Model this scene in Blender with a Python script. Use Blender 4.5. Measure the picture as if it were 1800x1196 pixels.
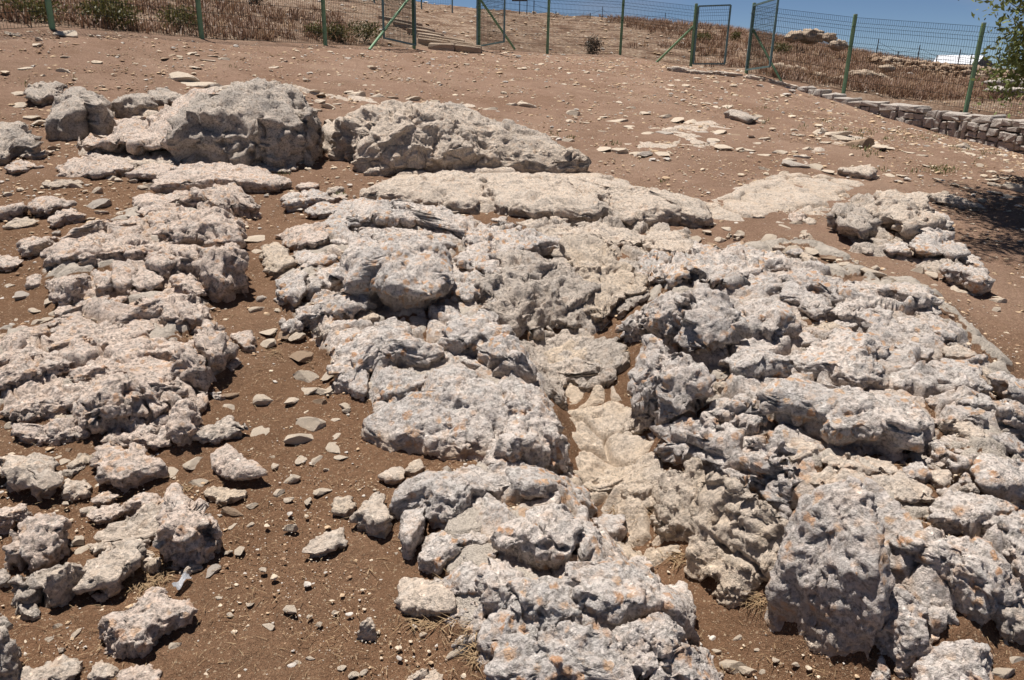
import bpy, bmesh, math, random
import numpy as np
from mathutils import Matrix, Vector

for o in list(bpy.data.objects):
    bpy.data.objects.remove(o, do_unlink=True)
SC = bpy.context.scene
COL = SC.collection
RNG = np.random.default_rng(7)
random.seed(7)

# ------------------------------------------------------------------ camera
F = 1373.0                       # focal length in photo pixels (1800 wide)
PITCH = math.radians(19.7)
ROLL = math.radians(1.25)
CAM = np.array([0.0, 0.0, 2.2])
_f = np.array([0, math.cos(PITCH), -math.sin(PITCH)])
_u0 = np.array([0, math.sin(PITCH), math.cos(PITCH)])
_r0 = np.array([1.0, 0, 0])
_r = math.cos(ROLL) * _r0 + math.sin(ROLL) * _u0
_u = -math.sin(ROLL) * _r0 + math.cos(ROLL) * _u0
cd = bpy.data.cameras.new('camera')
cam = bpy.data.objects.new('camera', cd)
COL.objects.link(cam)
m = Matrix(((_r[0], _u[0], -_f[0], CAM[0]), (_r[1], _u[1], -_f[1], CAM[1]), (_r[2], _u[2], -_f[2], CAM[2]), (0, 0, 0, 1)))
cam.matrix_world = m
cd.sensor_width = 36.0
cd.lens = F / 1800 * 36.0
cd.clip_start = 0.05
cd.clip_end = 9000
SC.camera = cam

# ------------------------------------------------------------------ sky and sun
SUN_EL = math.radians(73)
SUN_AZ = math.radians(-42)       # clockwise from +Y (the view direction): ahead and to the left
w = bpy.data.worlds.new('World')
SC.world = w
w.use_nodes = True
nt = w.node_tree
for n in list(nt.nodes):
    nt.nodes.remove(n)
out = nt.nodes.new('ShaderNodeOutputWorld')
bg = nt.nodes.new('ShaderNodeBackground')
sky = nt.nodes.new('ShaderNodeTexSky')
sky.sky_type = 'NISHITA'
sky.sun_disc = False
sky.sun_elevation = SUN_EL
sky.sun_rotation = SUN_AZ
sky.altitude = 5000
sky.air_density = 0.8
sky.dust_density = 0.25
sky.ozone_density = 3.0
bg.inputs['Strength'].default_value = 0.05
# thin cloud veils, all round the sky
tc = nt.nodes.new('ShaderNodeTexCoord')
mp = nt.nodes.new('ShaderNodeMapping'); mp.inputs['Scale'].default_value = (1.0, 1.0, 5.0)
mp.inputs['Location'].default_value = (0.9, 0.3, 0.2)
cn = nt.nodes.new('ShaderNodeTexNoise'); cn.inputs['Scale'].default_value = 2.4; cn.inputs['Detail'].default_value = 7
cn.inputs['Roughness'].default_value = 0.55
cr = nt.nodes.new('ShaderNodeMapRange'); cr.inputs[1].default_value = 0.52; cr.inputs[2].default_value = 0.78
cr.inputs[3].default_value = 0.0; cr.inputs[4].default_value = 0.45
mixc = nt.nodes.new('ShaderNodeMixRGB'); mixc.inputs[2].default_value = (6.6, 6.0, 6.2, 1)
nt.links.new(tc.outputs['Generated'], mp.inputs['Vector'])
nt.links.new(mp.outputs[0], cn.inputs['Vector'])
nt.links.new(cn.outputs['Fac'], cr.inputs[0])
nt.links.new(cr.outputs[0], mixc.inputs[0])
nt.links.new(sky.outputs[0], mixc.inputs[1])
nt.links.new(mixc.outputs[0], bg.inputs['Color'])
nt.links.new(bg.outputs[0], out.inputs[0])

sd = bpy.data.lights.new('sun', 'SUN')
sd.energy = 5.0
sd.angle = math.radians(0.53)
sd.color = (1.0, 0.955, 0.89)
sun = bpy.data.objects.new('sun', sd)
COL.objects.link(sun)
sdir = Vector((math.sin(SUN_AZ) * math.cos(SUN_EL), math.cos(SUN_AZ) * math.cos(SUN_EL), math.sin(SUN_EL)))
sun.rotation_euler = sdir.to_track_quat('Z', 'Y').to_euler()
sun.location = (-10, 20, 30)

SC.render.engine = 'CYCLES'
SC.cycles.max_bounces = 4
SC.cycles.diffuse_bounces = 3
SC.cycles.glossy_bounces = 1
SC.cycles.transmission_bounces = 2
SC.cycles.transparent_max_bounces = 4
vs = SC.view_settings
vs.view_transform = 'Standard'
vs.look = 'None'
vs.gamma = 1
vs.exposure = 0.45
SC.render.resolution_x = 1024
SC.render.resolution_y = 680

# ------------------------------------------------------------------ numpy noise
def _hash(ix, iy, iz, seed):
    h = (ix.astype(np.uint32) * np.uint32(374761393) + iy.astype(np.uint32) * np.uint32(668265263)
         + iz.astype(np.uint32) * np.uint32(2147483647 - 58) + np.uint32(seed * 974711 & 0xffffffff))
    h ^= h >> np.uint32(13)
    h *= np.uint32(1274126177)
    h ^= h >> np.uint32(16)
    h *= np.uint32(2246822519)
    h ^= h >> np.uint32(15)
    return h

def perlin(p, seed=0):
    p = p.astype(np.float32)
    i = np.floor(p)
    f = p - i
    i = i.astype(np.int64)
    u = f * f * f * (f * (f * 6 - 15) + 10)
    res = 0
    for dx in (0, 1):
        wx = u[:, 0] if dx else 1 - u[:, 0]
        for dy in (0, 1):
            wy = u[:, 1] if dy else 1 - u[:, 1]
            for dz in (0, 1):
                wz = u[:, 2] if dz else 1 - u[:, 2]
                h = _hash(i[:, 0] + dx, i[:, 1] + dy, i[:, 2] + dz, seed)
                gx = (h & np.uint32(255)).astype(np.float32) / 127.5 - 1
                gy = ((h >> np.uint32(8)) & np.uint32(255)).astype(np.float32) / 127.5 - 1
                gz = ((h >> np.uint32(16)) & np.uint32(255)).astype(np.float32) / 127.5 - 1
                res = res + wx * wy * wz * (gx * (f[:, 0] - dx) + gy * (f[:, 1] - dy) + gz * (f[:, 2] - dz))
    return res * 1.2

def fbm(p, octv=4, seed=0, gain=0.5):
    a, s, r = 1.0, 1.0, 0
    for k in range(octv):
        r = r + a * perlin(p * s, seed + k)
        a *= gain
        s *= 2.03
    return r

def voronoi(p, seed=0, jit=0.9, vec=False):
    p = p.astype(np.float32)
    i = np.floor(p)
    f = p - i
    i = i.astype(np.int64)
    n = len(p)
    f1 = np.full(n, 9.0, np.float32)
    f2 = np.full(n, 9.0, np.float32)
    rid = np.zeros(n, np.float32)
    vx = np.zeros((n, 3), np.float32)
    for dx in (-1, 0, 1):
        for dy in (-1, 0, 1):
            for dz in (-1, 0, 1):
                h = _hash(i[:, 0] + dx, i[:, 1] + dy, i[:, 2] + dz, seed)
                cx = dx + 0.5 + jit * ((h & np.uint32(255)).astype(np.float32) / 255 - 0.5) - f[:, 0]
                cy = dy + 0.5 + jit * (((h >> np.uint32(8)) & np.uint32(255)).astype(np.float32) / 255 - 0.5) - f[:, 1]
                cz = dz + 0.5 + jit * (((h >> np.uint32(16)) & np.uint32(255)).astype(np.float32) / 255 - 0.5) - f[:, 2]
                d = cx * cx + cy * cy + cz * cz
                closer = d < f1
                f2 = np.where(closer, f1, np.minimum(f2, d))
                f1 = np.where(closer, d, f1)
                rid = np.where(closer, (h >> np.uint32(24)).astype(np.float32) / 255, rid)
                if vec:
                    vx[closer, 0] = cx[closer]; vx[closer, 1] = cy[closer]; vx[closer, 2] = cz[closer]
    if vec:
        return np.sqrt(f1), np.sqrt(f2), rid, vx
    return np.sqrt(f1), np.sqrt(f2), rid

def sstep(a, b, x):
    t = np.clip((x - a) / (b - a), 0, 1)
    return t * t * (3 - 2 * t)

# ------------------------------------------------------------------ terrain
def ray(px, py):
    px = np.asarray(px, float); py = np.asarray(py, float)
    d = _f * F + (px - 900)[..., None] * _r - (py - 598)[..., None] * _u
    return d

def at(px, py, Y):
    d = ray(px, py)
    return CAM + d * (np.asarray(Y, float) / d[..., 1])[..., None]

def proj(P):
    q = np.asarray(P, float) - CAM
    dz = q @ _f
    return np.stack([900 + F * (q @ _r) / dz, 598 - F * (q @ _u) / dz], -1)

class TPS:
    def __init__(self, pts, reg):
        self.c = pts[:, :2] / 10
        n = len(pts)
        K = self._k(self.c) + np.eye(n) * reg
        A = np.zeros((n + 3, n + 3))
        A[:n, :n] = K
        A[:n, n] = 1; A[:n, n + 1:] = self.c
        A[n, :n] = 1; A[n + 1:, :n] = self.c.T
        b = np.zeros(n + 3); b[:n] = pts[:, 2]
        self.w = np.linalg.solve(A, b)
    def _k(self, q):
        r2 = ((q[:, None, :] - self.c[None]) ** 2).sum(-1)
        return 0.5 * r2 * np.log(r2 + 1e-9)
    def __call__(self, x, y):
        q = np.stack([np.ravel(x), np.ravel(y)], -1) / 10
        out_ = np.empty(len(q))
        for s in range(0, len(q), 60000):
            e = q[s:s + 60000]
            out_[s:s + 60000] = self._k(e) @ self.w[:-3] + self.w[-3] + e @ self.w[-2:]
        return out_.reshape(np.shape(x))

FENCE_PX = [(92, 50, 14.0), (355, 70, 16.5), (572, 80, 19.2), (672, 84, 21.0), (728, 86, 22.0), (842, 88, 23.6), (962, 95, 25.8), (1090, 97, 27.8),
            (1214, 118, 25.8), (1312, 129, 23.2), (1483, 161, 20.9), (1698, 193, 18.4), (1880, 222, 16.4)]
_front = [(900, 1190, 2.15), (100, 1190, 2.15), (1700, 1190, 2.1), (100, 900, 3.0), (900, 900, 3.05), (1700, 900, 3.0),
          (100, 598, 4.5), (900, 598, 4.65), (1750, 560, 5.0), (100, 400, 6.4), (600, 380, 6.9), (1250, 380, 7.2), (1750, 400, 7.4),
          (60, 260, 8.9), (500, 300, 8.4), (900, 300, 8.8), (1300, 300, 9.2), (1750, 300, 10.2),
          (60, 130, 11.5), (400, 140, 12.8), (700, 165, 13.2), (1000, 200, 13.2), (1300, 200, 14.2), (1500, 230, 13.6),
          (1444, 171, 20.9), (1496, 187, 20.0), (1553, 204, 19.2), (1600, 221, 18.6), (1656, 236, 18.0), (1729, 253, 17.2), (1798, 271, 16.4)] \
         + FENCE_PX[:10]
_back = FENCE_PX + [(60, -60, 24), (300, -50, 27), (560, 0, 32), (700, 13, 36), (800, 20, 40), (960, 29, 41), (1090, 38, 41), (1200, 46, 40),
         (1290, 58, 38), (1400, 80, 37), (1500, 98, 38), (1600, 118, 37), (780, 55, 28), (900, 58, 31), (1000, 62, 34), (1250, 88, 30), (1360, 108, 28),
         (1460, 122, 27.5), (1600, 150, 27), (1750, 178, 22), (1795, 185, 20.5), (1700, 152, 28), (1800, 158, 27.5), (200, 15, 18.5), (450, 40, 21)]
def _tp(l):
    a = np.array(l, float)
    return at(a[:, 0], a[:, 1], a[:, 2])
T_F = TPS(_tp(_front), 0.004)
T_B = TPS(_tp(_back), 0.002)
FENCE = _tp(FENCE_PX)
_ext = np.concatenate([[FENCE[0] + (FENCE[0] - FENCE[1]) * 4], FENCE, [FENCE[-1] + (FENCE[-1] - FENCE[-2]) * 4]])

def poly_sd(x, y, P, closed=True):
    """signed distance to a polygon in the ground plane, positive inside"""
    x = np.asarray(x, float); y = np.asarray(y, float)
    d = np.full(x.shape, 1e9); ins = np.zeros(x.shape, bool)
    n = len(P)
    for k in range(n if closed else n - 1):
        ax, ay = P[k][:2]; bx_, by_ = P[(k + 1) % n][:2]
        ex, ey = bx_ - ax, by_ - ay
        t = np.clip(((x - ax) * ex + (y - ay) * ey) / (ex * ex + ey * ey + 1e-12), 0, 1)
        d = np.minimum(d, np.hypot(x - ax - t * ex, y - ay - t * ey))
        if closed:
            c = (ay > y) != (by_ > y)
            ins ^= c & (x < ex * (y - ay) / (ey if abs(ey) > 1e-12 else 1e-12) + ax)
    return np.where(ins, d, -d) if closed else d

_behind_poly = np.concatenate([_ext[:, :2], [[200, 30], [200, 400], [-200, 400], [-200, 30]]])

def smooth_ground(x, y):
    sd_ = poly_sd(x, y, _behind_poly)
    wb = sstep(-0.05, 0.25, sd_)
    zf = T_F(x, y); zb = T_B(x, y)
    far = np.maximum(0, np.asarray(y) - 43)
    zb = zb - 0.10 * far - 0.002 * np.minimum(far, 30) ** 2
    return zf * (1 - wb) + zb * wb

def cast0(px, py, fn, h=0.0):
    """where the ray through a photo pixel meets the ground plus h"""
    d = ray(px, py)
    d = d / np.linalg.norm(d, axis=-1, keepdims=True)
    ts = np.geomspace(1.5, 60, 140)
    shp = d.shape[:-1]
    dd = d.reshape(-1, 3); hh = np.broadcast_to(np.asarray(h, float), shp).reshape(-1)
    lo = np.full(len(dd), 1.5); hi = np.full(len(dd), 60.0); done = np.zeros(len(dd), bool)
    P = CAM + dd[:, None, :] * ts[None, :, None]
    G = fn(P[..., 0], P[..., 1]) + hh[:, None]
    below = P[..., 2] < G
    k = np.where(below.any(1), below.argmax(1), len(ts) - 1)
    lo = ts[np.maximum(k - 1, 0)]; hi = ts[k]
    for _ in range(14):
        mid = (lo + hi) / 2
        Q = CAM + dd * mid[:, None]
        b = Q[:, 2] < fn(Q[:, 0], Q[:, 1]) + hh
        hi = np.where(b, mid, hi); lo = np.where(b, lo, mid)
    Q = CAM + dd * hi[:, None]
    return Q.reshape(shp + (3,))

def P2(s):
    return np.array([[float(v) for v in q.split(',')] for q in s.split()])

_raise = [  # bedrock knolls: outline in the photo, height in metres, soft edge
    ("1120,600 1150,530 1300,460 1420,460 1640,540 1780,690 1810,800 1810,1050 1640,1120 1480,1060 1380,960 1290,860 1180,760", 0.22, 0.25),
    ("500,500 560,420 700,380 820,400 900,560 960,680 985,780 900,800 720,780 640,690 520,560", 0.10, 0.2),
    ("710,900 800,830 990,830 1080,960 1190,1040 1230,1196 860,1196 780,1040", 0.12, 0.15),
    ("80,460 220,380 400,350 430,470 350,560 400,640 340,780 150,760 -20,720 -20,600 100,570", 0.10, 0.2),
    ("340,200 420,160 530,165 560,240 520,290 360,290 280,280", 0.15, 0.3),
    ("620,215 800,200 980,255 1000,300 800,300 640,290", 0.12, 0.3),
]
_carve = [("965,600 1060,700 1060,830 1150,930 1260,1040 1400,1196", 0.22, 0.28)]
RAISE = []
for s, h, e in _raise:
    q = P2(s); RAISE.append((cast0(q[:, 0], q[:, 1], smooth_ground)[:, :2], h, e))
CARVE = []
for s, h, e in _carve:
    q = P2(s); CARVE.append((cast0(q[:, 0], q[:, 1], smooth_ground)[:, :2], h, e))

def ground(x, y):
    z = smooth_ground(x, y)
    for P, h, e in RAISE:
        z = z + h * sstep(-e, e, poly_sd(x, y, P))
    for P, h, e in CARVE:
        d = poly_sd(x, y, P, closed=False)
        z = z - h * np.exp(-(d / e) ** 2)
    return z

def rockmask(x, y):
    r = np.zeros(np.shape(x))
    for P, h, e in RAISE:
        r = np.maximum(r, sstep(-0.12, 0.08, poly_sd(x, y, P)))
    return r

def cast(px, py, h=0.0):
    return cast0(np.asarray(px, float), np.asarray(py, float), ground, h)

# lookup table so that the ground can be sampled millions of times
_gx = np.arange(-24, 24.01, 0.075); _gy = np.arange(0.0, 50.01, 0.075)
_GX, _GY = np.meshgrid(_gx, _gy)
_GZ = ground(_GX, _GY)
_ground_exact = ground
def ground(x, y):
    x = np.asarray(x, float); y = np.asarray(y, float)
    fx = np.clip((x + 24) / 0.075, 0, len(_gx) - 1.001); fy = np.clip(y / 0.075, 0, len(_gy) - 1.001)
    ix = fx.astype(int); iy = fy.astype(int); tx = fx - ix; ty = fy - iy
    a = _GZ[iy, ix] * (1 - tx) + _GZ[iy, ix + 1] * tx
    b = _GZ[iy + 1, ix] * (1 - tx) + _GZ[iy + 1, ix + 1] * tx
    return a * (1 - ty) + b * ty

# ------------------------------------------------------------------ materials
def new_mat(name):
    mt = bpy.data.materials.new(name)
    mt.use_nodes = True
    t = mt.node_tree
    for n in list(t.nodes):
        t.nodes.remove(n)
    o = t.nodes.new('ShaderNodeOutputMaterial')
    b = t.nodes.new('ShaderNodeBsdfPrincipled')
    b.inputs['Specular IOR Level'].default_value = 0.25
    t.links.new(b.outputs[0], o.inputs[0])
    return mt, t, b

class NB:
    def __init__(self, t): self.t = t
    def n(self, ty, **kw):
        q = self.t.nodes.new(ty)
        for k, v in kw.items(): setattr(q, k, v)
        return q
    def link(self, a, b): self.t.links.new(a, b)
    def noise(self, vec, scale, detail=4, rough=0.55, dist=0.0):
        q = self.n('ShaderNodeTexNoise'); q.inputs['Scale'].default_value = scale
        q.inputs['Detail'].default_value = detail; q.inputs['Roughness'].default_value = rough
        q.inputs['Distortion'].default_value = dist
        self.link(vec, q.inputs['Vector']); return q.outputs['Fac']
    def rng(self, v, a, b, c=0.0, d=1.0):
        q = self.n('ShaderNodeMapRange'); q.inputs[1].default_value = a; q.inputs[2].default_value = b
        q.inputs[3].default_value = c; q.inputs[4].default_value = d
        self.link(v, q.inputs[0]); return q.outputs[0]
    def mix(self, fac, c1, c2, mode='MIX'):
        q = self.n('ShaderNodeMixRGB', blend_type=mode)
        if isinstance(fac, (int, float)): q.inputs[0].default_value = fac
        else: self.link(fac, q.inputs[0])
        for k, c in ((1, c1), (2, c2)):
            if isinstance(c, tuple): q.inputs[k].default_value = c + (1,) if len(c) == 3 else c
            else: self.link(c, q.inputs[k])
        return q.outputs[0]
    def math(self, op, a, b=None):
        q = self.n('ShaderNodeMath', operation=op)
        for k, v in ((0, a), (1, b)):
            if v is None: continue
            if isinstance(v, (int, float)): q.inputs[k].default_value = v
            else: self.link(v, q.inputs[k])
        return q.outputs[0]
    def bump(self, hgt, strength, dist, prev=None):
        q = self.n('ShaderNodeBump'); q.inputs['Strength'].default_value = strength; q.inputs['Distance'].default_value = dist
        self.link(hgt, q.inputs['Height'])
        if prev is not None: self.link(prev, q.inputs['Normal'])
        return q.outputs[0]

def rock_mat(name, pale, grey, tan, grey_amt=0.5, lichen=0.5, speck=0.6, world=True, scale=1.0):
    """weathered limestone: pale skin, blue-grey crust, dark lichen specks, rust-orange lichen blots, tan where soil stained it"""
    mt, t, b = new_mat(name)
    q = NB(t)
    if world:
        vec = q.n('ShaderNodeNewGeometry').outputs['Position']
    else:
        tcn = q.n('ShaderNodeTexCoord'); oi = q.n('ShaderNodeObjectInfo')
        ad = q.n('ShaderNodeVectorMath', operation='ADD')
        q.link(tcn.outputs['Object'], ad.inputs[0]); q.link(oi.outputs['Location'], ad.inputs[1])
        vec = ad.outputs[0]
    s = scale
    big = q.noise(vec, 2.2 * s, 3, 0.6)
    mid = q.noise(vec, 11 * s, 4, 0.65)
    fine = q.noise(vec, 75 * s, 2, 0.65)
    fac = q.rng(q.math('ADD', q.math('MULTIPLY', big, 0.6), q.math('MULTIPLY', mid, 0.5)), 0.62 - 0.25 * grey_amt, 0.75 - 0.25 * grey_amt)
    col = q.mix(fac, pale, grey)
    col = q.mix(q.rng(mid, 0.35, 0.65, 0.0, 0.4), col, tuple(min(1, c * 1.15) for c in pale))
    # whitish blooms of crustose lichen
    wh = q.noise(vec, 17 * s, 4, 0.72)
    col = q.mix(q.rng(wh, 0.53, 0.62, 0.0, 0.45 * min(1, lichen + 0.25)), col, (0.74, 0.70, 0.65))
    # grey-black specks
    sp = q.noise(vec, 48 * s, 3, 0.75)
    col = q.mix(q.rng(sp, 0.47, 0.62, 0.0, speck), col, (0.16, 0.14, 0.12))
    # orange lichen blots
    if lichen > 0:
        vo = q.n('ShaderNodeTexVoronoi', feature='F1'); vo.inputs['Scale'].default_value = 21 * s
        wv = q.n('ShaderNodeVectorMath', operation='MULTIPLY_ADD')
        nz = q.n('ShaderNodeTexNoise'); nz.inputs['Scale'].default_value = 22 * s; nz.inputs['Detail'].default_value = 2
        q.link(vec, nz.inputs['Vector'])
        q.link(nz.outputs['Color'], wv.inputs[0]); wv.inputs[1].default_value = (0.045, 0.045, 0.045); q.link(vec, wv.inputs[2])
        q.link(wv.outputs[0], vo.inputs['Vector'])
        sep = q.n('ShaderNodeSeparateColor'); q.link(vo.outputs['Color'], sep.inputs[0])
        blot = q.math('MULTIPLY', q.rng(vo.outputs['Distance'], 0.55, 0.32), q.rng(sep.outputs[0], 0.55, 0.57))
        zone = q.rng(q.noise(vec, 4.3 * s, 1), 0.42, 0.54)
        tex = q.rng(fine, 0.28, 0.48)
        blot = q.math('MULTIPLY', q.math('MULTIPLY', blot, zone), q.math('MULTIPLY', tex, min(1.0, 1.2 * lichen)))
        col = q.mix(blot, col, q.mix(sep.outputs[1], (0.55, 0.29, 0.15), (0.68, 0.45, 0.28)))
        haze = q.rng(wh, 0.46, 0.34, 0.0, 0.5 * lichen)
        col = q.mix(haze, col, (0.60, 0.43, 0.315))
    # soil stain from the vertex attribute
    at_ = q.n('ShaderNodeAttribute'); at_.attribute_name = 'stain'
    stf = q.math('MULTIPLY', at_.outputs['Fac'], q.rng(mid, 0.25, 0.6, 0.55, 1.0))
    col = q.mix(stf, col, q.mix(fine, tan, tuple(c * 0.75 for c in tan)))
    col = q.mix(q.rng(fine, 0.35, 0.7, 0.0, 0.25), col, tuple(c * 0.55 for c in grey))
    q.link(col, b.inputs['Base Color'])
    b.inputs['Roughness'].default_value = 0.92
    pit = q.rng(q.noise(vec, 38 * s, 5, 0.78), 0.30, 0.60)
    n1 = q.bump(pit, 0.7, 0.022 / s)
    q.link(n1, b.inputs['Normal'])
    return mt

PALE = (0.50, 0.435, 0.375)
M = {}
M['pinkish'] = rock_mat('limestone_pinkish', (0.76, 0.615, 0.52), (0.56, 0.465, 0.405), (0.62, 0.44, 0.31), 0.4, 0.6, 0.75)
M['grey'] = rock_mat('limestone_grey', (0.78, 0.675, 0.60), (0.545, 0.503, 0.475), (0.72, 0.535, 0.385), 0.55, 1.1, 0.7)
M['steel'] = rock_mat('limestone_blue_grey', (0.75, 0.65, 0.58), (0.515, 0.468, 0.44), (0.65, 0.49, 0.36), 0.6, 0.75, 0.7)
M['tan'] = rock_mat('limestone_tan', (0.70, 0.565, 0.435), (0.58, 0.49, 0.41), (0.69, 0.54, 0.40), 0.45, 0.0, 0.6)
M['beige'] = rock_mat('limestone_beige', (0.72, 0.595, 0.485), (0.58, 0.495, 0.42), (0.66, 0.51, 0.375), 0.45, 0.25, 0.6)
M['rough'] = rock_mat('limestone_rough', (0.64, 0.54, 0.455), (0.48, 0.42, 0.37), (0.60, 0.465, 0.335), 0.55, 0.15, 0.8)
M['wallgrey'] = rock_mat('wall_limestone', (0.64, 0.56, 0.49), (0.48, 0.435, 0.40), (0.50, 0.40, 0.31), 0.6, 0.0, 0.55)
M['stone'] = rock_mat('loose_limestone', (0.78, 0.645, 0.505), (0.64, 0.545, 0.45), (0.62, 0.47, 0.33), 0.25, 0.0, 0.3, world=False, scale=2.0)
M['farstone'] = rock_mat('hill_limestone', (0.56, 0.43, 0.315), (0.44, 0.345, 0.265), (0.40, 0.26, 0.165), 0.4, 0.0, 0.45)

def soil_mat():
    mt, t, b = new_mat('stony_brown_soil')
    q = NB(t)
    geo = q.n('ShaderNodeNewGeometry'); vec = geo.outputs['Position']
    sx = q.n('ShaderNodeSeparateXYZ'); q.link(vec, sx.inputs[0])
    n1 = q.noise(vec, 1.3, 5, 0.6); n2 = q.noise(vec, 9, 6, 0.65); n3 = q.noise(vec, 60, 3, 0.7); n4 = q.noise(vec, 210, 1, 0.7)
    dark = q.mix(n2, (0.165, 0.088, 0.050), (0.295, 0.172, 0.102))
    # trodden dusty earth of the upper field
    dust = q.mix(n2, (0.295, 0.187, 0.135), (0.43, 0.29, 0.22))
    at_ = q.n('ShaderNodeAttribute'); at_.attribute_name = 'dust'
    col = q.mix(q.math('MULTIPLY', at_.outputs['Fac'], q.rng(n1, 0.2, 0.75, 0.75, 1.0)), dark, dust)
    col = q.mix(q.rng(n1, 0.42, 0.62, 0.0, 0.35), col, (0.15, 0.086, 0.05))
    pn = q.noise(vec, 0.55, 6, 0.72)
    col = q.mix(q.math('MULTIPLY', q.rng(pn, 0.50, 0.66, 0.0, 0.45), q.rng(at_.outputs['Fac'], 0.0, 1.0, 0.25, 1.0)), col, (0.47, 0.335, 0.25))
    col = q.mix(q.rng(pn, 0.48, 0.34, 0.0, 0.40), col, (0.19, 0.10, 0.058))
    # tiny grit
    vo = q.n('ShaderNodeTexVoronoi', feature='F1'); vo.inputs['Scale'].default_value = 150; q.link(vec, vo.inputs['Vector'])
    sep = q.n('ShaderNodeSeparateColor'); q.link(vo.outputs['Color'], sep.inputs[0])
    grit = q.math('MULTIPLY', q.rng(vo.outputs['Distance'], 0.42, 0.30), q.rng(sep.outputs[0], 0.58, 0.62))
    col = q.mix(grit, col, q.mix(sep.outputs[1], (0.26, 0.15, 0.085), (0.52, 0.38, 0.25)))
    vo2 = q.n('ShaderNodeTexVoronoi', feature='F1'); vo2.inputs['Scale'].default_value = 62; q.link(vec, vo2.inputs['Vector'])
    sep2 = q.n('ShaderNodeSeparateColor'); q.link(vo2.outputs['Color'], sep2.inputs[0])
    grit2 = q.math('MULTIPLY', q.rng(vo2.outputs['Distance'], 0.40, 0.30), q.rng(sep2.outputs[0], 0.80, 0.84))
    col = q.mix(grit2, col, q.mix(sep2.outputs[1], (0.28, 0.165, 0.10), (0.55, 0.42, 0.29)))
    col = q.mix(q.rng(n3, 0.40, 0.7, 0.0, 0.5), col, (0.11, 0.062, 0.036))
    # bedrock showing through on the knolls, and the stony slope beyond the fence
    rk = q.n('ShaderNodeAttribute'); rk.attribute_name = 'rock'
    rf = q.rng(q.math('ADD', rk.outputs['Fac'], q.math('MULTIPLY', q.math('SUBTRACT', n2, 0.5), 0.5)), 0.42, 0.58)
    rc = q.mix(q.noise(vec, 14, 6, 0.65), (0.46, 0.40, 0.34), (0.66, 0.575, 0.49))
    rc = q.mix(q.rng(q.noise(vec, 50, 6, 0.7), 0.55, 0.68, 0, 0.6), rc, (0.12, 0.105, 0.09))
    col = q.mix(rf, col, rc)
    hl = q.n('ShaderNodeAttribute'); hl.attribute_name = 'hill'
    hv = q.noise(vec, 0.9, 6, 0.7)
    hc = q.mix(q.rng(q.noise(vec, 7, 6, 0.75), 0.4, 0.65), (0.21, 0.13, 0.085), (0.43, 0.335, 0.255))
    hc = q.mix(q.rng(hv, 0.44, 0.58, 0.0, 0.8), hc, (0.125, 0.07, 0.045))
    col = q.mix(hl.outputs['Fac'], col, hc)
    q.link(col, b.inputs['Base Color'])
    b.inputs['Roughness'].default_value = 0.97
    b.inputs['Specular IOR Level'].default_value = 0.1
    a = q.bump(q.noise(vec, 28, 5, 0.78), 0.9, 0.04)
    a = q.bump(n4, 0.8, 0.006, a)
    a = q.bump(q.math('MAXIMUM', grit, grit2), 0.8, 0.006, a)
    q.link(a, b.inputs['Normal'])
    return mt
M['soil'] = soil_mat()

def plain(name, c, rough=0.6, var=0.25, metal=0.0, sc=8.0):
    mt, t, b = new_mat(name)
    q = NB(t)
    vec = q.n('ShaderNodeTexCoord').outputs['Object']
    nz = q.noise(vec, sc, 5, 0.6)
    q.link(q.mix(q.rng(nz, 0.3, 0.7), tuple(x * (1 - var) for x in c), tuple(min(1, x * (1 + var)) for x in c)), b.inputs['Base Color'])
    b.inputs['Roughness'].default_value = rough
    b.inputs['Metallic'].default_value = metal
    return mt
M['post'] = plain('green_painted_steel', (0.21, 0.35, 0.20), 0.55, 0.15)
M['gate'] = plain('blue_green_painted_steel', (0.15, 0.25, 0.255), 0.5, 0.15)
M['wire'] = plain('dark_green_wire', (0.03, 0.05, 0.045), 0.6, 0.1)
M['cap'] = plain('pale_post_cap', (0.42, 0.5, 0.4), 0.5, 0.1)
M['rust'] = plain('dull_steel', (0.06, 0.06, 0.07), 0.6, 0.2)
M['tin'] = plain('white_sheet_metal', (0.72, 0.73, 0.76), 0.4, 0.06, 0.0, 2.0)
M['tindark'] = plain('shed_gable', (0.14, 0.125, 0.12), 0.7, 0.2)
M['sign'] = plain('sign_board_paint', (0.1, 0.105, 0.115), 0.6, 0.1)
M['paper'] = plain('crumpled_white_paper', (0.80, 0.81, 0.84), 0.7, 0.05, 0.0, 30)
M['bark'] = plain('grey_brown_bark', (0.13, 0.10, 0.075), 0.9, 0.35, 0.0, 25)

def leaf_mat(name, c1, c2, trans=0.25):
    mt, t, b = new_mat(name)
    q = NB(t)
    vec = q.n('ShaderNodeNewGeometry').outputs['Position']
    nz = q.noise(vec, 14, 3, 0.7)
    col = q.mix(q.rng(nz, 0.3, 0.7), c1, c2)
    q.link(col, b.inputs['Base Color'])
    b.inputs['Roughness'].default_value = 0.55
    tr = q.n('ShaderNodeBsdfTranslucent'); q.link(col, tr.inputs['Color'])
    ms = q.n('ShaderNodeMixShader'); ms.inputs[0].default_value = trans
    o = [n for n in t.nodes if n.type == 'OUTPUT_MATERIAL'][0]
    q.link(b.outputs[0], ms.inputs[1]); q.link(tr.outputs[0], ms.inputs[2]); q.link(ms.outputs[0], o.inputs[0])
    return mt
M['leaf'] = leaf_mat('olive_green_leaves', (0.11, 0.14, 0.04), (0.27, 0.30, 0.11))
M['shrub'] = leaf_mat('shrub_leaves', (0.07, 0.065, 0.02), (0.18, 0.16, 0.05))
M['darkshrub'] = leaf_mat('dry_dark_twigs', (0.07, 0.05, 0.035), (0.15, 0.11, 0.075), 0.15)
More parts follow.
